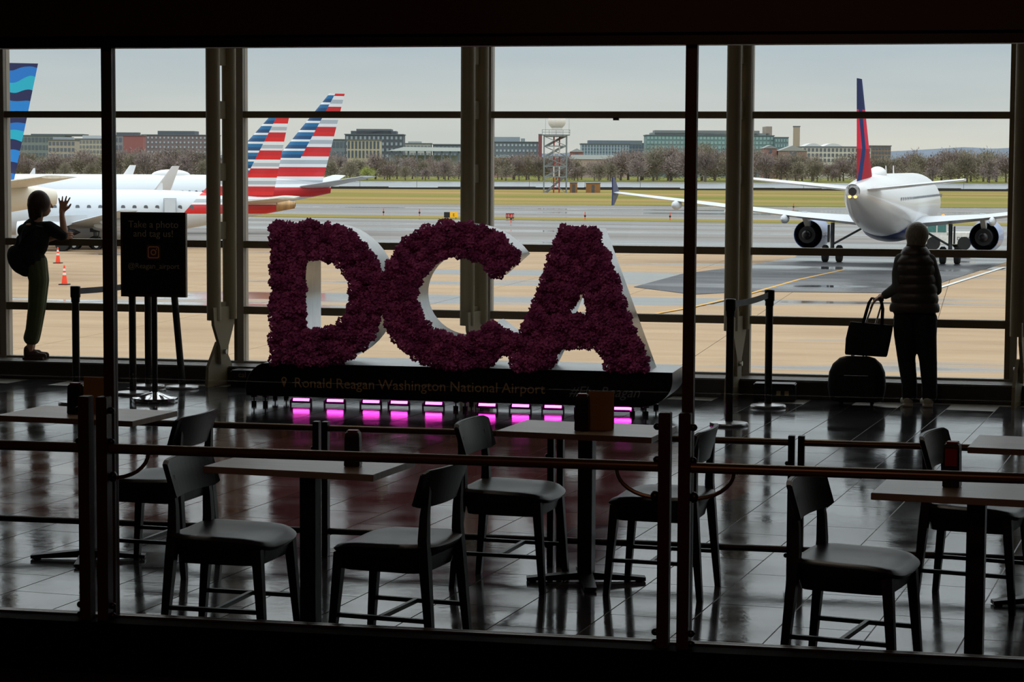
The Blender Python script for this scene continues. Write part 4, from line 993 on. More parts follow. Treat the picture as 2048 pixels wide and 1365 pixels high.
    if 'dome' in D:
        dx_, dl, dh = D['dome']; MB().ell((dx_, 0, zc + R - 0.05), (dl, 0.55, dh), 24, 12).build('antenna_dome', WHITE, t, True)
    for ax in D.get('blades', ()):
        MB().prism([(ax, zc + R - 0.05), (ax - 0.35, zc + R + 0.5), (ax - 0.5, zc + R + 0.5), (ax - 0.5, zc + R - 0.05)], -0.02, 0.02).build('blade_antenna', WHITE, t)
    return t
def put_tail(o, px, D, psi, T):
    p = atd(px, 400, D); f = Vector((math.cos(psi), math.sin(psi), 0))
    o.location = (p.x - f.x * T, p.y - f.y * T, ZA); o.rotation_euler = (0, 0, psi)

# red, white and blue striped regional jet
R1 = dict(R=1.68, zc=2.60, nose=17.2, tail=-14.4, zt=3.2, rt=0.26, te=1.25, tt=1.7, taper=11.0, cone=1.8, conem=BURNT, fin=(7.0, 1.6, 1.8, 0.4, 3.9, 9.75), stab=(4.6, 1.3, 3.35, 1.2, -0.35, 5.0, 3.75), stabm=mat('stab_beige', (186, 180, 168), 0.4),
          wing=(4.6, -1.6, 1.6, 1.6, 3.1, 4.2, 1.9, -2.6, 1.3, 13.0, 3.0), winglet=None, fairings=(3.0, 5.5, 8.0), engine=(4.2, 2.2, 1.25, 0.85, 3.0), gear=(2.6, 0.48), win=(12.0, -7.2, 0.82), winsize=(0.3, 0.4), nac=SILV, blades=(-4.2,), belly=5.0)
R1['fus'] = flag_paint('striped_jet_fuselage', (212, 220, 228), R1['tail'], 3.87, 1.33, 0.51, 8.5, 0.655, 0.77, 0, 0, 0, 0, 6.9, 3.98, 0.87, 2.45, True)
R1['finm'] = flag_paint('striped_jet_fin', (212, 220, 228), R1['tail'], 3.87, 1.33, 0.51, 8.5, 0.655, 0.77, 1.43, 9.48, 0.506, 5.2, 0, 0, 0, 0, False)
j1 = airliner('regional_jet', 'silver regional jet with striped tail and burnt metal tail cone', R1); put_tail(j1, 590, 166.7, YAW + PI + rad(5), R1['tail'])
DOORM = mat('door_outline', (168, 178, 186), 0.4)
dxp = R1['tail'] + (590 - 345) / 27
d_ = MB(); d_.box((dxp - 0.42, 1.655, 2.1), (dxp + 0.42, 1.70, 3.6)); d_.build('service_door', SILV, j1, bevel=0.02)
for a, b in (((dxp - 0.47, 1.62, 2.05), (dxp - 0.43, 1.71, 3.68)), ((dxp + 0.43, 1.62, 2.05), (dxp + 0.47, 1.71, 3.68)), ((dxp - 0.43, 1.5, 3.62), (dxp + 0.43, 1.71, 3.68))): box('door_frame', a, b, DOORM, j1)
fx_ = R1['tail'] + (590 - 247) / 27
box('flag_canton', (fx_ - 0.05, 1.55, 1.95), (fx_ + 0.3, 1.66, 2.15), NAVY, j1); box('flag_stripe', (fx_ - 0.35, 1.5, 1.72), (fx_ + 0.3, 1.62, 1.9), REDM, j1)

R2 = dict(R=1.98, zc=3.24, nose=19.0, tail=-20.4, zt=4.0, rt=0.42, taper=14.0, cone=0.6, conem=DKENG, fin=(6.6, 0.7, 0.05, -1.35, 4.5, 12.5), dorsal=3.6, stab=(3.2, 0.1, 4.15, -1.5, -2.8, 7.2, 5.15),
          wing=(6.4, -2.2, 1.9, 2.2, 4.2, 5.6, 2.3, -2.4, 1.6, 17.0, 3.6), winglet='blend', fairings=(4.0, 7.5, 11.0), engine=(4.9, 2.6, 1.45, 1.0, 3.6), gear=(2.86, 0.56), win=(17.0, -10.0, 0.6), nac=SILV, dome=(-6.2, 1.7, 0.5), blades=(6.0,))
R2['fus'] = flag_paint('striped_airliner_fuselage', (212, 220, 228), R2['tail'], 3.28, 1.80, 0.47, 6.73, 0.83, 0.77, 0, 0, 0, 0, 7.5, 4.6, 0.9, 2.6, True)
R2['finm'] = flag_paint('striped_airliner_fin', (212, 220, 228), R2['tail'], 3.28, 1.80, 0.47, 6.73, 0.83, 0.77, -0.45, 12.45, 0.55, 6.7, 0, 0, 0, 0, False)
j2 = airliner('airliner', 'larger silver airliner with striped tail parked beyond the regional jet', R2); put_tail(j2, 660, 202, YAW + PI + rad(15), R2['tail'])

def blue_tail():
    m, t, b = shader('blue_wave_tail', 0.3, coat=0.3); X, Z, tcn = xz(t)
    no = t.nodes.new('ShaderNodeTexNoise'); no.inputs['Scale'].default_value = 0.25; t.links.new(tcn.outputs['Object'], no.inputs['Vector'])
    v = math_node(t, 'ADD', Z, math_node(t, 'MULTIPLY', no.outputs['Fac'], 2.4)); v = math_node(t, 'ADD', v, math_node(t, 'MULTIPLY', X, -0.16))
    f = math_node(t, 'FRACT', math_node(t, 'DIVIDE', math_node(t, 'ADD', v, 40), 2.9))
    ra = t.nodes.new('ShaderNodeValToRGB'); ramp_set(ra, [(0, s2l((22, 30, 84))), (0.22, s2l((20, 130, 214))), (0.46, s2l((22, 30, 84))), (0.64, s2l((24, 176, 206))), (0.84, s2l((20, 118, 206)))], 'CONSTANT'); t.links.new(f, ra.inputs[0])
    t.links.new(ra.outputs[0], b.inputs['Base Color']); return m
R3 = dict(R=1.98, zc=3.85, nose=18.0, tail=-18.7, zt=4.35, rt=0.42, taper=14.0, cone=0.5, conem=mat('tail_cone_grey', (90, 86, 82), 0.5, 0.4), fin=(8.2, 2.3, 3.0, 0.9, 5.2, 11.7), stab=(5.0, 1.6, 4.9, 1.7, -0.2, 6.2, 5.5), fus=CREAM, finm=blue_tail(), stabm=mat('stab_cream', (214, 210, 198), 0.4),
          wing=(5.6, -2.0, 2.6, 1.8, 4.0, 6.0, 3.1, -5.0, 1.5, 17.0, 4.2), winglet=None, fairings=(6.5, 10.0, 13.0), engine=(5.75, 2.4, 1.75, 1.08, 3.8), gear=(3.8, 0.57), win=(14.0, -11.0, 0.6), nac=WHITE, dome=(2.0, 2.2, 0.5))
j3 = airliner('airliner', 'cream airliner with blue wave patterned tail beside the window person', R3); put_tail(j3, 112, 125, YAW + PI + rad(20), R3['tail'])

def delta_paint():
    m, t, b = shader('navy_red_fin', 0.7); b.inputs['Specular IOR Level'].default_value = 0.1; X, Z, _ = xz(t)
    k = math_node(t, 'ADD', X, math_node(t, 'MULTIPLY', Z, 0.75))      # runs along the sweep
    top = math_node(t, 'GREATER_THAN', Z, 9.55)
    d1 = math_node(t, 'SUBTRACT', math_node(t, 'ADD', X, 17.4), math_node(t, 'MULTIPLY', math_node(t, 'ABSOLUTE', math_node(t, 'SUBTRACT', 7.3, Z)), -0.55))
    nb = math_node(t, 'MULTIPLY', math_node(t, 'GREATER_THAN', d1, 1.5), math_node(t, 'LESS_THAN', d1, 2.6))
    dk = math_node(t, 'LESS_THAN', Z, 7.3)
    c = mixc(t, dk, s2l((206, 34, 62)), s2l((158, 30, 44)))
    c = mixc(t, nb, c, s2l((28, 48, 100))); c = mixc(t, top, c, s2l((28, 40, 84)))
    le = math_node(t, 'GREATER_THAN', math_node(t, 'ADD', X, math_node(t, 'MULTIPLY', math_node(t, 'SUBTRACT', Z, 5.3), 0.78)), -11.6)
    c = mixc(t, le, c, s2l((60, 92, 150)))
    t.links.new(c, b.inputs['Base Color']); return m
def belly_paint():
    m, t, b = shader('white_navy_fuselage', 0.28, coat=0.3); X, Z, _ = xz(t)
    lo_ = math_node(t, 'LESS_THAN', math_node(t, 'ADD', Z, math_node(t, 'MULTIPLY', X, -0.02)), 2.2)
    t.links.new(mixc(t, lo_, s2l((222, 224, 226)), s2l((28, 42, 88))), b.inputs['Base Color']); return m
R4 = dict(R=1.98, zc=3.85, nose=17.0, tail=-18.7, zt=4.85, rt=0.42, taper=14.5, cone=0.45, conem=mat('apu_grey', (92, 92, 96), 0.4, 0.5), fin=(7.8, 1.7, 2.9, 0.9, 5.3, 11.3), stab=(5.0, 1.6, 4.95, 1.7, -0.1, 6.2, 5.55), fus=belly_paint(), finm=delta_paint(), stabm=WHITE, bellym=NAVY,
          wing=(5.6, -2.2, 2.55, 1.8, 4.0, 6.0, 3.05, -5.0, 1.5, 17.0, 4.5), winglet='fence', fairings=(6.6, 10.0, 13.2), engine=(5.75, 2.2, 1.72, 1.06, 3.8), gear=(3.8, 0.57), win=(13.0, -9.5, 0.6), winsize=(0.18, 0.28), nac=NACB, dome=(-7.6, 1.5, 0.5), blades=(-3.0, 1.0))
j4 = airliner('airliner', 'white airliner seen from behind with red and navy fin, being pushed back', R4)
gp = atd(1782.5, 450, 146.0); j4.location = (gp.x, gp.y, ZA); j4.rotation_euler = (0, 0, rad(90) + YAW - rad(16.3))
AMB = mat('amber_light', (255, 180, 80), 0.4, var=0, emit=4.0)
for s in (-1, 1): MB().ell((-18.72, s * 0.16, 4.55), (0.06, 0.1, 0.08), 10, 6).build('tail_light', AMB, j4, True)

# pushback tug
TUGW = mat('tug_white', (214, 212, 206), 0.4); TEAL = mat('tug_glass', (70, 120, 116), 0.15)
tp = atz(1893, 500, ZA)
tug = thing('pushback_tug', 'white pushback tug with teal cab windows beyond the airliner wheel', 'vehicle', (tp.x, tp.y, ZA), YAW)
MB().prism([(-1.9, 0.45), (2.0, 0.45), (2.0, 1.35), (-0.1, 1.35), (-0.1, 1.1), (-1.9, 1.0)], -1.1, 1.1).build('chassis', TUGW, tug, bevel=0.04)
cab = MB().box((-1.75, -1.0, 1.0), (-0.15, 1.0, 2.45)).build('cab', TUGW, tug, bevel=0.05)
for a, b in ((-1.65, -1.0), (-0.9, -0.25)): box('cab_window', (a, -1.02, 1.35), (b, -0.99, 2.25), TEAL, cab)
MB().ell((-0.3, 0, 2.55), (0.14, 0.14, 0.14), 12, 8).build('beacon', mat('orange_beacon', (255, 130, 20), 0.4, var=0, emit=1.5), cab, True)
for x in (-1.2, 1.1):
    for s in (-1, 1):
        MB().lathe([(0.2, -0.16), (0.5, -0.18), (0.52, 0), (0.5, 0.18), (0.2, 0.16)], 20, Matrix.Translation((x, s * 1.0, 0.52)) @ Matrix.Rotation(PI / 2, 4, 'X')).build('wheel', RUBBER, tug, True)
text_mesh('lettering', 'DELTA', 0.34, NAVY, tug, (0.55, -1.11, 0.78), ext=0.005)
MB().caps((-0.55, -0.3, 1.45), 0.22, (-0.55, -0.3, 1.95), 0.16).build('driver_jacket', mat('orange_jacket', (230, 60, 30), 0.8), tug, True)

# baggage tractor and dolly under the wing
gv = atz(100, 502, ZA)
bt = thing('baggage_tractor', 'dark baggage tractor with big tyres behind the traffic cones', 'vehicle', (gv.x, gv.y, ZA), YAW)
MB().prism([(-1.6, 0.5), (1.6, 0.5), (1.6, 1.0), (0.5, 1.1), (-0.2, 1.1), (-0.3, 1.7), (-1.6, 1.7)], -0.7, 0.7).build('chassis', mat('tractor_dark', (48, 50, 54), 0.5), bt, bevel=0.03)
for x in (-0.9, 1.0):
    for s in (-1, 1): MB().lathe([(0.2, -0.14), (0.46, -0.16), (0.5, 0), (0.46, 0.16), (0.2, 0.14)], 18, Matrix.Translation((x, s * 0.7, 0.5)) @ Matrix.Rotation(PI / 2, 4, 'X')).build('wheel', RUBBER, bt, True)
gv = atz(174, 499, ZA)
dl = thing('baggage_dolly', 'low flat baggage dolly with small pale wheels beyond the cones', 'dolly', (gv.x, gv.y, ZA), YAW)
box('deck', (-1.5, -0.7, 0.5), (1.5, 0.7, 0.62), MATS['tractor_dark'], dl, 0.02)
for x in (-0.8, 0.8):
    for s in (-1, 1):
        w = MB().lathe([(0.12, -0.08), (0.3, -0.09), (0.3, 0.09), (0.12, 0.08)], 18, Matrix.Translation((x, s * 0.62, 0.3)) @ Matrix.Rotation(PI / 2, 4, 'X')).build('wheel', RUBBER, dl)
        MB().lathe([(0.16, -0.1), (0.16, 0.1)], 14, Matrix.Translation((x, s * 0.62, 0.3)) @ Matrix.Rotation(PI / 2, 4, 'X')).build('hub', WHITE, w)
    MB().taper((x, 0, 0.32), (x, 0, 0.5), 0.3, 0.3).build('axle_block', MATS['tractor_dark'], dl)
CONE = mat('cone_orange', (255, 70, 34), 0.5, var=0.05); CWH = mat('cone_white', (225, 222, 216), 0.5)
for px, py, lab in ((129, 570, 'orange traffic cone standing alone on wide black foot'), (116, 527, 'orange traffic cone standing near the baggage tractor')):
    p = atz(px, py, ZA); t = thing('traffic_cone', lab, 'traffic cone', (p.x, p.y, ZA), 0, 'traffic cones on the apron')
    box('foot', (-0.24, -0.24, 0), (0.24, 0.24, 0.05), RUBBER, t, 0.01)
    r = lambda z: 0.15 - 0.115 * (z - 0.05) / 0.95
    for a, b, m, n_ in ((0.05, 0.5, CONE, 'cone_body'), (0.5, 0.63, CWH, 'white_band'), (0.63, 0.72, CONE, 'orange_band'), (0.72, 0.84, CWH, 'white_band'), (0.84, 1.0, CONE, 'cone_tip')):
        MB().lathe([(r(a), a), (r(b), b)], 16).build(n_, m, t, True)

# airfield signs and markers
def sign_box(px, py, w, h, cols, label, txt):
    p = atz(px, py, ZA); t = thing('airfield_sign', label, 'sign', (p.x, p.y, ZA), YAW, 'airfield signs')
    x = -w / 2
    for f, m in cols:
        box('panel', (x, -0.15, 0.15), (x + w * f, 0.15, 0.15 + h), m, t, 0.02); x += w * f
    for k in (-0.35, 0.35): MB().tube([(w * k, 0, 0), (w * k, 0, 0.2)], 0.05, 8).build('leg', GEAR, t)
    if txt: text_mesh('lettering', txt[0], h * 0.75, txt[2], t, (txt[1], -0.152, 0.15 + h * 0.22), ext=0.005)
YS = mat('sign_yellow', (236, 176, 20), 0.5, emit=0.25); RS = mat('sign_red', (150, 28, 34), 0.5)
sign_box(902, 438, 1.6, 0.62, ((0.42, BLACK), (0.58, YS)), 'black and yellow taxiway sign beyond the flower letters', ('E', 0.2, BLACK))
sign_box(1020, 439, 0.95, 0.55, ((1.0, RS),), 'small red runway sign on the far grass strip', ('15-33', -0.46, CWH))
for px, py in ((767, 432), (839, 433), (1022, 446), (1170, 440), (1340, 441), (1587, 420)):
    p = atz(px, py, ZA); t = thing('edge_marker', 'thin orange edge marker on the taxiway grass', 'marker', (p.x, p.y, ZA), 0, 'edge markers')
    MB().tube([(0, 0, 0), (0, 0, 0.9)], 0.05, 8).build('stake', CONE, t); MB().ell((0, 0, 0.45), (0.12, 0.12, 0.14), 8, 6).build('lamp', BLACK, t)

# radar tower
GALV = mat('galvanised_steel', (128, 138, 142), 0.5, 0.3); RDS = mat('tower_red', (170, 44, 40), 0.6); RDW = mat('tower_white', (220, 216, 212), 0.6)
tw = atz(1110, 386, ZA)
rt_ = thing('radar_tower', 'grey lattice tower with platform and white radome across the taxiways', 'tower', (tw.x, tw.y, ZA), YAW)
HW = 2.45; zs = [0, 3.5, 5.8, 8.0, 10.2, 12.3]; SCL = 1.04
for i, j in ((-1, -1), (1, -1), (1, 1), (-1, 1)):
    MB().taper((i * HW, j * HW, 0), (i * HW, j * HW, 12.6), 0.22, 0.22).build('leg', GALV, rt_)
for k, z in enumerate(zs[1:]):
    for a, b in (((-1, -1), (1, -1)), ((1, -1), (1, 1)), ((1, 1), (-1, 1)), ((-1, 1), (-1, -1))):
        MB().taper((a[0] * HW, a[1] * HW, z), (b[0] * HW, b[1] * HW, z), 0.2, 0.2).build('girt', GALV, rt_)
        q = (zs[k], z) if k % 2 else (z, zs[k])
        MB().taper((a[0] * HW, a[1] * HW, q[0]), (b[0] * HW, b[1] * HW, q[1]), 0.15, 0.15).build('brace', GALV, rt_)
for i, j in ((-0.6, -0.6), (0.6, -0.6), (0.6, 0.6), (-0.6, 0.6)):
    for k, (a, b) in enumerate(zip(zs, zs[1:])):
        MB().taper((i + 0.3, j, a), (i + 0.3, j, b), 0.26, 0.26).build('inner_mast', (RDS, RDW)[k % 2], rt_)
for k, (a, b) in enumerate(zip(zs, zs[1:])):
    MB().taper((-2.0, 0.6, a), (1.8, 0.6, b), 0.5, 0.5).build('stair', GALV, rt_)
box('platform', (-2.9, -2.9, 12.5), (3.1, 2.9, 12.7), GALV, rt_)
for z in (13.2, 13.7):
    for a, b in (((-2.9, -2.9), (3.1, -2.9)), ((3.1, -2.9), (3.1, 2.9)), ((-2.9, 2.9), (-2.9, -2.9))): MB().taper((*a, z), (*b, z), 0.08, 0.08).build('guard_rail', GALV, rt_)
for x in (-2.9, -1.4, 0.1, 1.6, 3.1): MB().taper((x, -2.9, 12.7), (x, -2.9, 13.7), 0.08, 0.08).build('guard_post', GALV, rt_)
MB().lathe([(1.3, 12.7), (1.2, 14.2)], 20).build('radome_ring', RDW, rt_, True, loc=(0.3, 0, 0))
MB().ell((0.3, 0, 15.6), (1.95, 1.95, 1.75), 24, 14).build('radome', RDW, rt_, True)
for x in (-2.2, 2.9): MB().taper((x, -2.8, 12.7), (x, -2.8, 16.0), 0.07, 0.05).build('lightning_rod', GALV, rt_)
WOODS = mat('shed_plywood', (146, 104, 62), 0.8, stretch=(8, 1, 1), scale=1)
for px, w, h, lab in ((1147, 1.6, 2.2, 'narrow plywood shed against the foot of the radar tower'), (1186, 3.1, 2.1, 'wide plywood shed beside the radar tower')):
    p = atz(px, 386, ZA); t = thing('site_shed', lab, 'shed', (p.x, p.y, ZA), YAW, 'plywood sheds')
    box('walls', (-w / 2, -1, 0), (w / 2, 1, h), WOODS, t); box('roof', (-w / 2 - 0.1, -1.1, h), (w / 2 + 0.1, 1.1, h + 0.1), GEAR, t); box('door', (-0.3, -1.04, 0.05), (0.3, -1.0, h * 0.85), GEAR, t)

# ------------------------------------------------------------------ far bank: trees, buildings, hills
BARK = mat('bare_bark', (108, 98, 92), 0.9, var=0.2); TWIG = mat('bare_twigs', (136, 122, 116), 0.95, var=0.25, scale=0.6); BUDS = mat('spring_buds', (150, 158, 84), 0.95, var=0.2, scale=0.6); TWIGG = mat('olive_twigs', (130, 122, 104), 0.95, var=0.25, scale=0.6)
def tree_meshes(seed, m, dens=900):
    rnd = random.Random(seed); tr = MB(); tr.tube([(0, 0, 0), (0.1, 0, 3.0), (0, 0.1, 6.0), (0.1, 0, 9.0)], [0.34, 0.26, 0.18, 0.06], 7)
    cr = MB(); ends = []
    for k in range(16):
        a = rnd.uniform(0, 2 * PI); z = rnd.uniform(1.2, 7.0); L = rnd.uniform(2.2, 4.4) * (1 - (z - 2) / 14); el = rnd.uniform(0.35, 1.1)
        e = Vector((math.cos(a) * math.cos(el), math.sin(a) * math.cos(el), math.sin(el))) * L + Vector((0, 0, z)); tr.tube([(0.05, 0, z), e], [0.12, 0.03], 5); ends.append(e)
    vs = []; fs = []
    for k in range(dens):
        e = rnd.choice(ends); u = rnd.random() ** 0.5
        p = Vector((0, 0, 4)).lerp(e, 0.45 + 0.55 * u) + Vector((rnd.gauss(0, 1.0), rnd.gauss(0, 1.0), rnd.gauss(-0.1, 1.2)))
        p.z = max(p.z, rnd.uniform(0.4, 1.8))
        d = (p - Vector((0, 0, 3))).normalized() + Vector((rnd.gauss(0, .5), rnd.gauss(0, .5), rnd.gauss(0.2, .5))); d.normalize(); s_ = d.orthogonal().normalized() * rnd.uniform(0.05, 0.16); L = rnd.uniform(0.5, 1.3)
        o = len(vs); vs += [p - s_, p + s_, p + d * L]; fs.append((o, o + 1, o + 2))
    me = bpy.data.meshes.new('crown'); me.from_pydata([tuple(v) for v in vs], [], fs); me.materials.append(m)
    return tr.mesh('trunk', BARK), me
TREES = [tree_meshes(s, (TWIG, TWIG, TWIGG, TWIG, TWIGG)[s], 1900) for s in range(5)]; GREEN = tree_meshes(9, BUDS, 1300)
def sky(px):
    pts = [(-40, 306), (60, 306), (100, 300), (180, 305), (260, 300), (320, 288), (380, 302), (500, 304), (640, 308), (700, 312), (790, 306), (860, 312), (910, 311), (1000, 312), (1060, 304), (1150, 318), (1230, 312), (1290, 298), (1340, 292), (1400, 296), (1430, 292), (1510, 298), (1560, 300), (1620, 308), (1700, 318), (1770, 306), (1840, 316), (1890, 307), (1960, 296), (2010, 300), (2090, 298)]
    for a, b in zip(pts, pts[1:]):
        if a[0] <= px <= b[0]: return a[1] + (b[1] - a[1]) * (px - a[0]) / (b[0] - a[0])
    return 305
def plant_tree(p, h, wscale, meshes, label, group):
    t = thing('park_tree', label, 'tree', p, random.uniform(0, 6.28), group)
    a = link('trunk', meshes[0], t); c = link('crown', meshes[1], t); c['kind'] = 'stuff'
    t.scale = (h / 10.2 * wscale, h / 10.2 * wscale, h / 10.2)
rnd = random.Random(11)
for row, step, off in ((0, 38, 14), (1, 33, 42), (2, 31, 74)):
    px = -60
    while px < 2110:
        X = px + rnd.uniform(-8, 8)
        base_ = atz(X, 362, ZA)      # direction only; distance from the river bank line
        d = ray(X, 340); k = (l_w1(0)) / (d.y - math.tan(rad(20)) * d.x)
        g = Vector((d.x * k, d.y * k, 0)); g += Vector((fwd.x, fwd.y, 0)).normalized() * (off + rnd.uniform(-8, 8)); z0 = ZA - 0.2
        dist = (g - CAMP).dot(fwd); top = atd(X, sky(px) + rnd.uniform(-4, 12) + (10 if row == 0 else 0), dist).z
        h = max(5.0, top - z0)
        gi = row == 0 and (715 < X < 760 or 1880 < X < 1905)
        if gi: plant_tree((g.x, g.y, z0), h * 0.9, 1.25, GREEN, 'tree with pale green spring leaves on the far bank', 'budding trees on the far bank')
        else:
            i = rnd.randrange(5); plant_tree((g.x, g.y, z0), h, rnd.uniform(0.95, 1.3), TREES[i], 'bare olive brown tree in the row along the far bank' if i in (2, 4) else 'bare grey brown tree in the row along the far bank', 'bare olive trees on the far bank' if i in (2, 4) else 'bare grey trees on the far bank')
        px += step
BC = {}
def bmat(rgb):
    if rgb not in BC: BC[rgb] = mat('facade_%d_%d_%d' % rgb, rgb, 0.7, var=0.06, scale=0.05)
    return BC[rgb]
def building(label, x0, x1, yt, dist, rgb, rows=0, cols=0, wrgb=(70, 84, 98), pent=None, frac=(0.62, 0.55), extra=None, ybot=318):
    c = atd((x0 + x1) / 2, yt, dist); w = (x1 - x0) / F * dist; zb = ZA - 0.2; h = c.z - zb
    t = thing('office_building', label, 'building', (c.x, c.y, zb), YAW)
    dp = min(24, max(3.2, w * 0.9)); ov = min(0.4, w * 0.03)
    box('walls', (-w / 2, 0, 0), (w / 2, dp, h), bmat(rgb), t); box('roof', (-w / 2 - ov, -ov, h), (w / 2 + ov, dp + ov, h + 0.5), bmat((96, 102, 108)), t)
    if rows:
        hv = h - (atd((x0 + x1) / 2, ybot, dist).z - zb); cw, ch = w / cols, hv / rows
        me = MB().box((-cw * frac[0] / 2, -0.25, -ch * frac[1] / 2), (cw * frac[0] / 2, 0.05, ch * frac[1] / 2)).mesh('window', bmat(wrgb))
        for i in range(cols):
            for j in range(rows): link('window', me, t, (-w / 2 + cw * (i + 0.5), 0, h - ch * (j + 0.5)))
    for a, b, y, col in pent or ():
        xa = (a - (x0 + x1) / 2) / F * dist; xb = (b - (x0 + x1) / 2) / F * dist; zt_ = atd((a + b) / 2, y, dist).z - zb
        box('upper_storey', (xa, dp * 0.1, h), (xb, dp * 0.85, zt_), bmat(col), t)
    return t, w, h
building('low grey green building at the edge behind the blue tail', 40, 128, 272, 1300, (124, 132, 132), 3, 12, (90, 100, 108), ((60, 165, 268, (92, 98, 100)),))
building('beige block with pale stair core between grey offices', 96, 150, 281, 1220, (168, 158, 146), 3, 7, (96, 104, 116), ((105, 140, 274, (150, 158, 166)),))
building('white and beige striped office block over the bare trees', 150, 206, 279, 1260, (180, 174, 160), 4, 8, (120, 124, 128), ((164, 196, 271, (186, 192, 196)),))
building('grey office with dark top storey next to the red brick block', 228, 262, 272, 1320, (140, 140, 146), 3, 4, (96, 104, 116), ((232, 277, 265, (90, 96, 104)),))
building('windowless red brick block above the bare trees', 246, 286, 272, 1240, (146, 92, 92))
building('long brown office with pale window strips and flat penthouse', 284, 430, 271, 1300, (120, 108, 112), 5, 18, (166, 176, 186), ((314, 388, 262, (86, 94, 102)),), (0.4, 0.4))
building('small glassy office beside the dark hotel', 640, 702, 280, 1300, (112, 122, 130), 2, 8, (86, 98, 110))
building('dark hotel block with beige framed bays', 690, 806, 270, 1180, (84, 90, 98), 4, 13, (146, 158, 166), ((701, 792, 262, (78, 84, 92)), (712, 782, 258, (92, 98, 104))), (0.45, 0.5))
building('beige framed wing in front of the dark hotel block', 694, 760, 281, 1150, (186, 176, 152), 2, 9, (76, 86, 96), None, (0.55, 0.8))
building('pale terraced apartment block behind the white roofed hall', 806, 862, 288, 1330, (166, 168, 166), 2, 8, (120, 126, 132), ((816, 842, 283, (160, 164, 164)),))
building('dark low roofed block behind the white roofed hall', 866, 930, 290, 1330, (92, 100, 108), 2, 8, (120, 130, 138))
building('grey parking structure with pale windows right beside the radar tower', 975, 1082, 285, 1250, (104, 114, 124), 3, 14, (164, 176, 184), ((980, 1040, 274, (140, 152, 160)), (1042, 1050, 277, (134, 146, 152))), (0.5, 0.4))
building('slim red brick chimney block beside the radar tower', 1077, 1084, 270, 1240, (128, 76, 80))
building('pale blue office with many narrow windows', 1163, 1258, 289, 1180, (158, 174, 184), 4, 16, (88, 104, 122), ((1177, 1285, 281, (104, 116, 126)),), (0.5, 0.7), ybot=314)
building('small grey office wing joining the pale blue office and the green glass block', 1258, 1296, 288, 1240, (112, 124, 134), 3, 6, (86, 100, 112))
building('huge green glass office block with stepped roof', 1293, 1548, 272, 1200, (112, 138, 140), 5, 34, (138, 166, 166), ((1303, 1540, 266, (128, 136, 136)), (1310, 1520, 261, (118, 124, 124)), (1533, 1545, 253, (150, 138, 128))), (0.7, 0.6))
building('green glass end wing with overhanging corner', 1550, 1577, 276, 1195, (104, 126, 132), 4, 5, (130, 156, 160))
building('tall plain tan campanile tower', 1588, 1600, 254, 1150, (160, 146, 126), 0, 0, (0, 0, 0), ((1587, 1601, 252, (110, 104, 98)),))
t_, w_b, h_b = building('white colonnaded hall with big square bays and arched roof', 1606, 1742, 295, 1120, (204, 200, 188), 3, 17, (98, 104, 112), None, (0.6, 0.62), ybot=326)
def arch(px0, px1, ymid, yb, dist, ref, m):
    a = (px0 - ref) / F * dist; b = (px1 - ref) / F * dist; h = (yb - ymid) / F * dist
    return MB().prism([(a + (b - a) * k / 16, h_b + h * math.sin(PI * k / 16)) for k in range(17)], 1, 20)
for a, b in ((1606, 1648), (1644, 1690)): arch(a, b, 287, 295, 1120, 1674, None).build('roof_arch', bmat((206, 208, 206)), t_)
building('brown stepped block beside the white colonnaded hall', 1738, 1782, 293, 1140, (134, 118, 108), 3, 7, (92, 98, 106))
def gabled(label, x0, x1, ye, yr, dist, rgb, roof):
    c = atd((x0 + x1) / 2, ye, dist); w = (x1 - x0) / F * dist; zb = ZA - 0.2; h = c.z - zb; rh = (ye - yr) / F * dist
    t = thing('gabled_house', label, 'house', (c.x, c.y, zb), YAW)
    box('walls', (-w / 2, 0, 0), (w / 2, 14, h), bmat(rgb), t); MB().prism([(-w / 2 - 0.4, h), (w / 2 + 0.4, h), (0, h + rh)], -0.4, 14.4).build('roof', bmat(roof), t)
    box('window', (-w * 0.12, -0.2, h - 2.2), (w * 0.12, 0.0, h - 0.6), bmat((86, 92, 104)), t)
gabled('small red brick house with pyramid roof beside the pale blue office', 1141, 1166, 304, 297, 1100, (140, 92, 88), (160, 164, 166))
gabled('brown gabled house in front of the green glass wing', 1528, 1554, 297, 290, 1090, (142, 104, 98), (132, 138, 140))
gabled('grey roofed gabled house beside the campanile', 1558, 1614, 302, 291, 1085, (140, 116, 106), (150, 152, 150))
gabled('pink brick house with grey roof near the radar tower', 988, 1030, 316, 309, 1080, (158, 118, 112), (138, 150, 158))
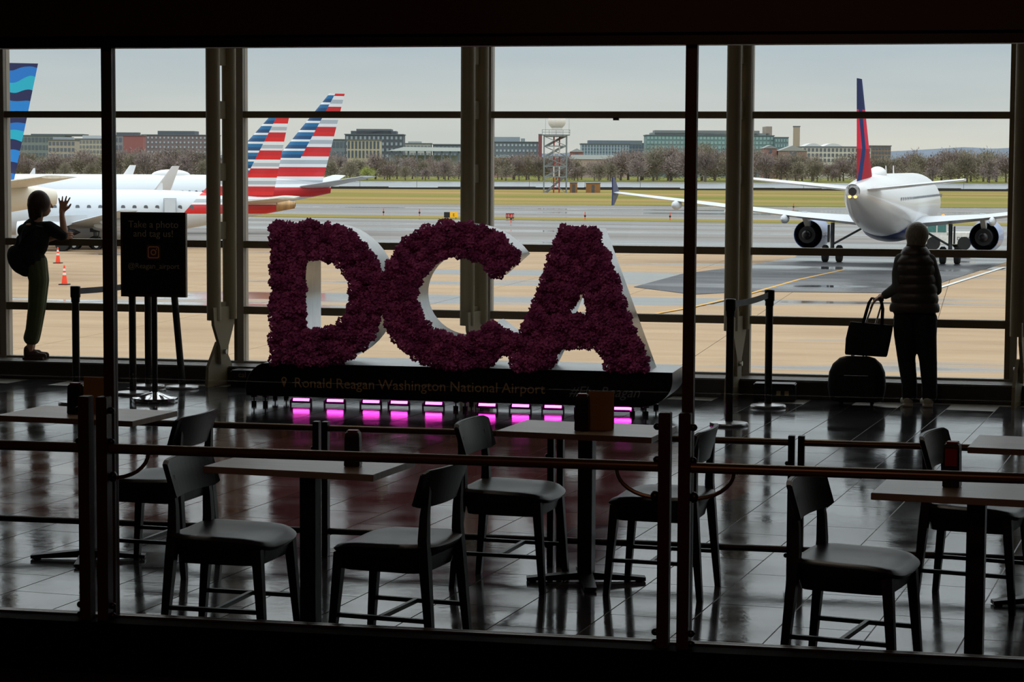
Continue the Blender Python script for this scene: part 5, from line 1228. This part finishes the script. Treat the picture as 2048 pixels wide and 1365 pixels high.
# white roofed hall
c = atd(850, 300, 1120); hall = thing('market_hall', 'long white roofed open hall on dark columns beyond the trees', 'hall', (c.x, c.y, ZA - 0.2), YAW)
W_ = 150 / F * 1120; hz = c.z - ZA + 0.2
MB().prism([(-W_ / 2, hz - 0.6), (W_ / 2, hz - 0.6), (W_ / 2, hz + 1.2), (-W_ / 2 + 8, hz + 1.4)], 0, 18).build('roof', bmat((200, 206, 210)), hall)
for k in range(9): box('column', (-W_ / 2 + 2 + k * (W_ - 4) / 8 - 0.4, 1, 0), (-W_ / 2 + 2 + k * (W_ - 4) / 8 + 0.4, 1.8, hz - 0.6), bmat((96, 106, 114)), hall)
box('back_wall', (-W_ / 2, 14, 0), (W_ / 2, 15, hz - 2.6), bmat((160, 164, 168)), hall)
c = atd(1200, 313, 1060); mh = thing('low_shed', 'long low pale roofed shed below the pale blue office', 'shed', (c.x, c.y, ZA - 0.2), YAW)
box('walls', (-14, 0, 0), (13, 12, c.z - ZA - 1.2), bmat((170, 150, 140)), mh); MB().prism([(-14.5, c.z - ZA - 1.2), (13.5, c.z - ZA - 1.2), (12, c.z - ZA + 0.9), (-13, c.z - ZA + 0.9)], -0.5, 12.5).build('roof', bmat((186, 190, 194)), mh)
# hills
HILL = mat('wooded_hill_haze', (98, 110, 124), 0.95, var=0.12, scale=0.02)  # blue-grey distance haze is put into the base colour
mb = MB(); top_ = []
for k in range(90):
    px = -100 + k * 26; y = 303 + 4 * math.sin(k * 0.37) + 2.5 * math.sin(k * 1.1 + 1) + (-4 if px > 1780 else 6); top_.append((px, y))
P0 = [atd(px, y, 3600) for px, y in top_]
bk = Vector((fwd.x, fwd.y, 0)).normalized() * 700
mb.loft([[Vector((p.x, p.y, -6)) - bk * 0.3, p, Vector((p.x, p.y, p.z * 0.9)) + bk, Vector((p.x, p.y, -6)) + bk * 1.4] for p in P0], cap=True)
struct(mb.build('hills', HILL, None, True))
sheet('far_ground', [(-2600, 2500), (2200, 2500), (2200, 6000), (-2600, 6000)], BANK, ZA - 0.5)
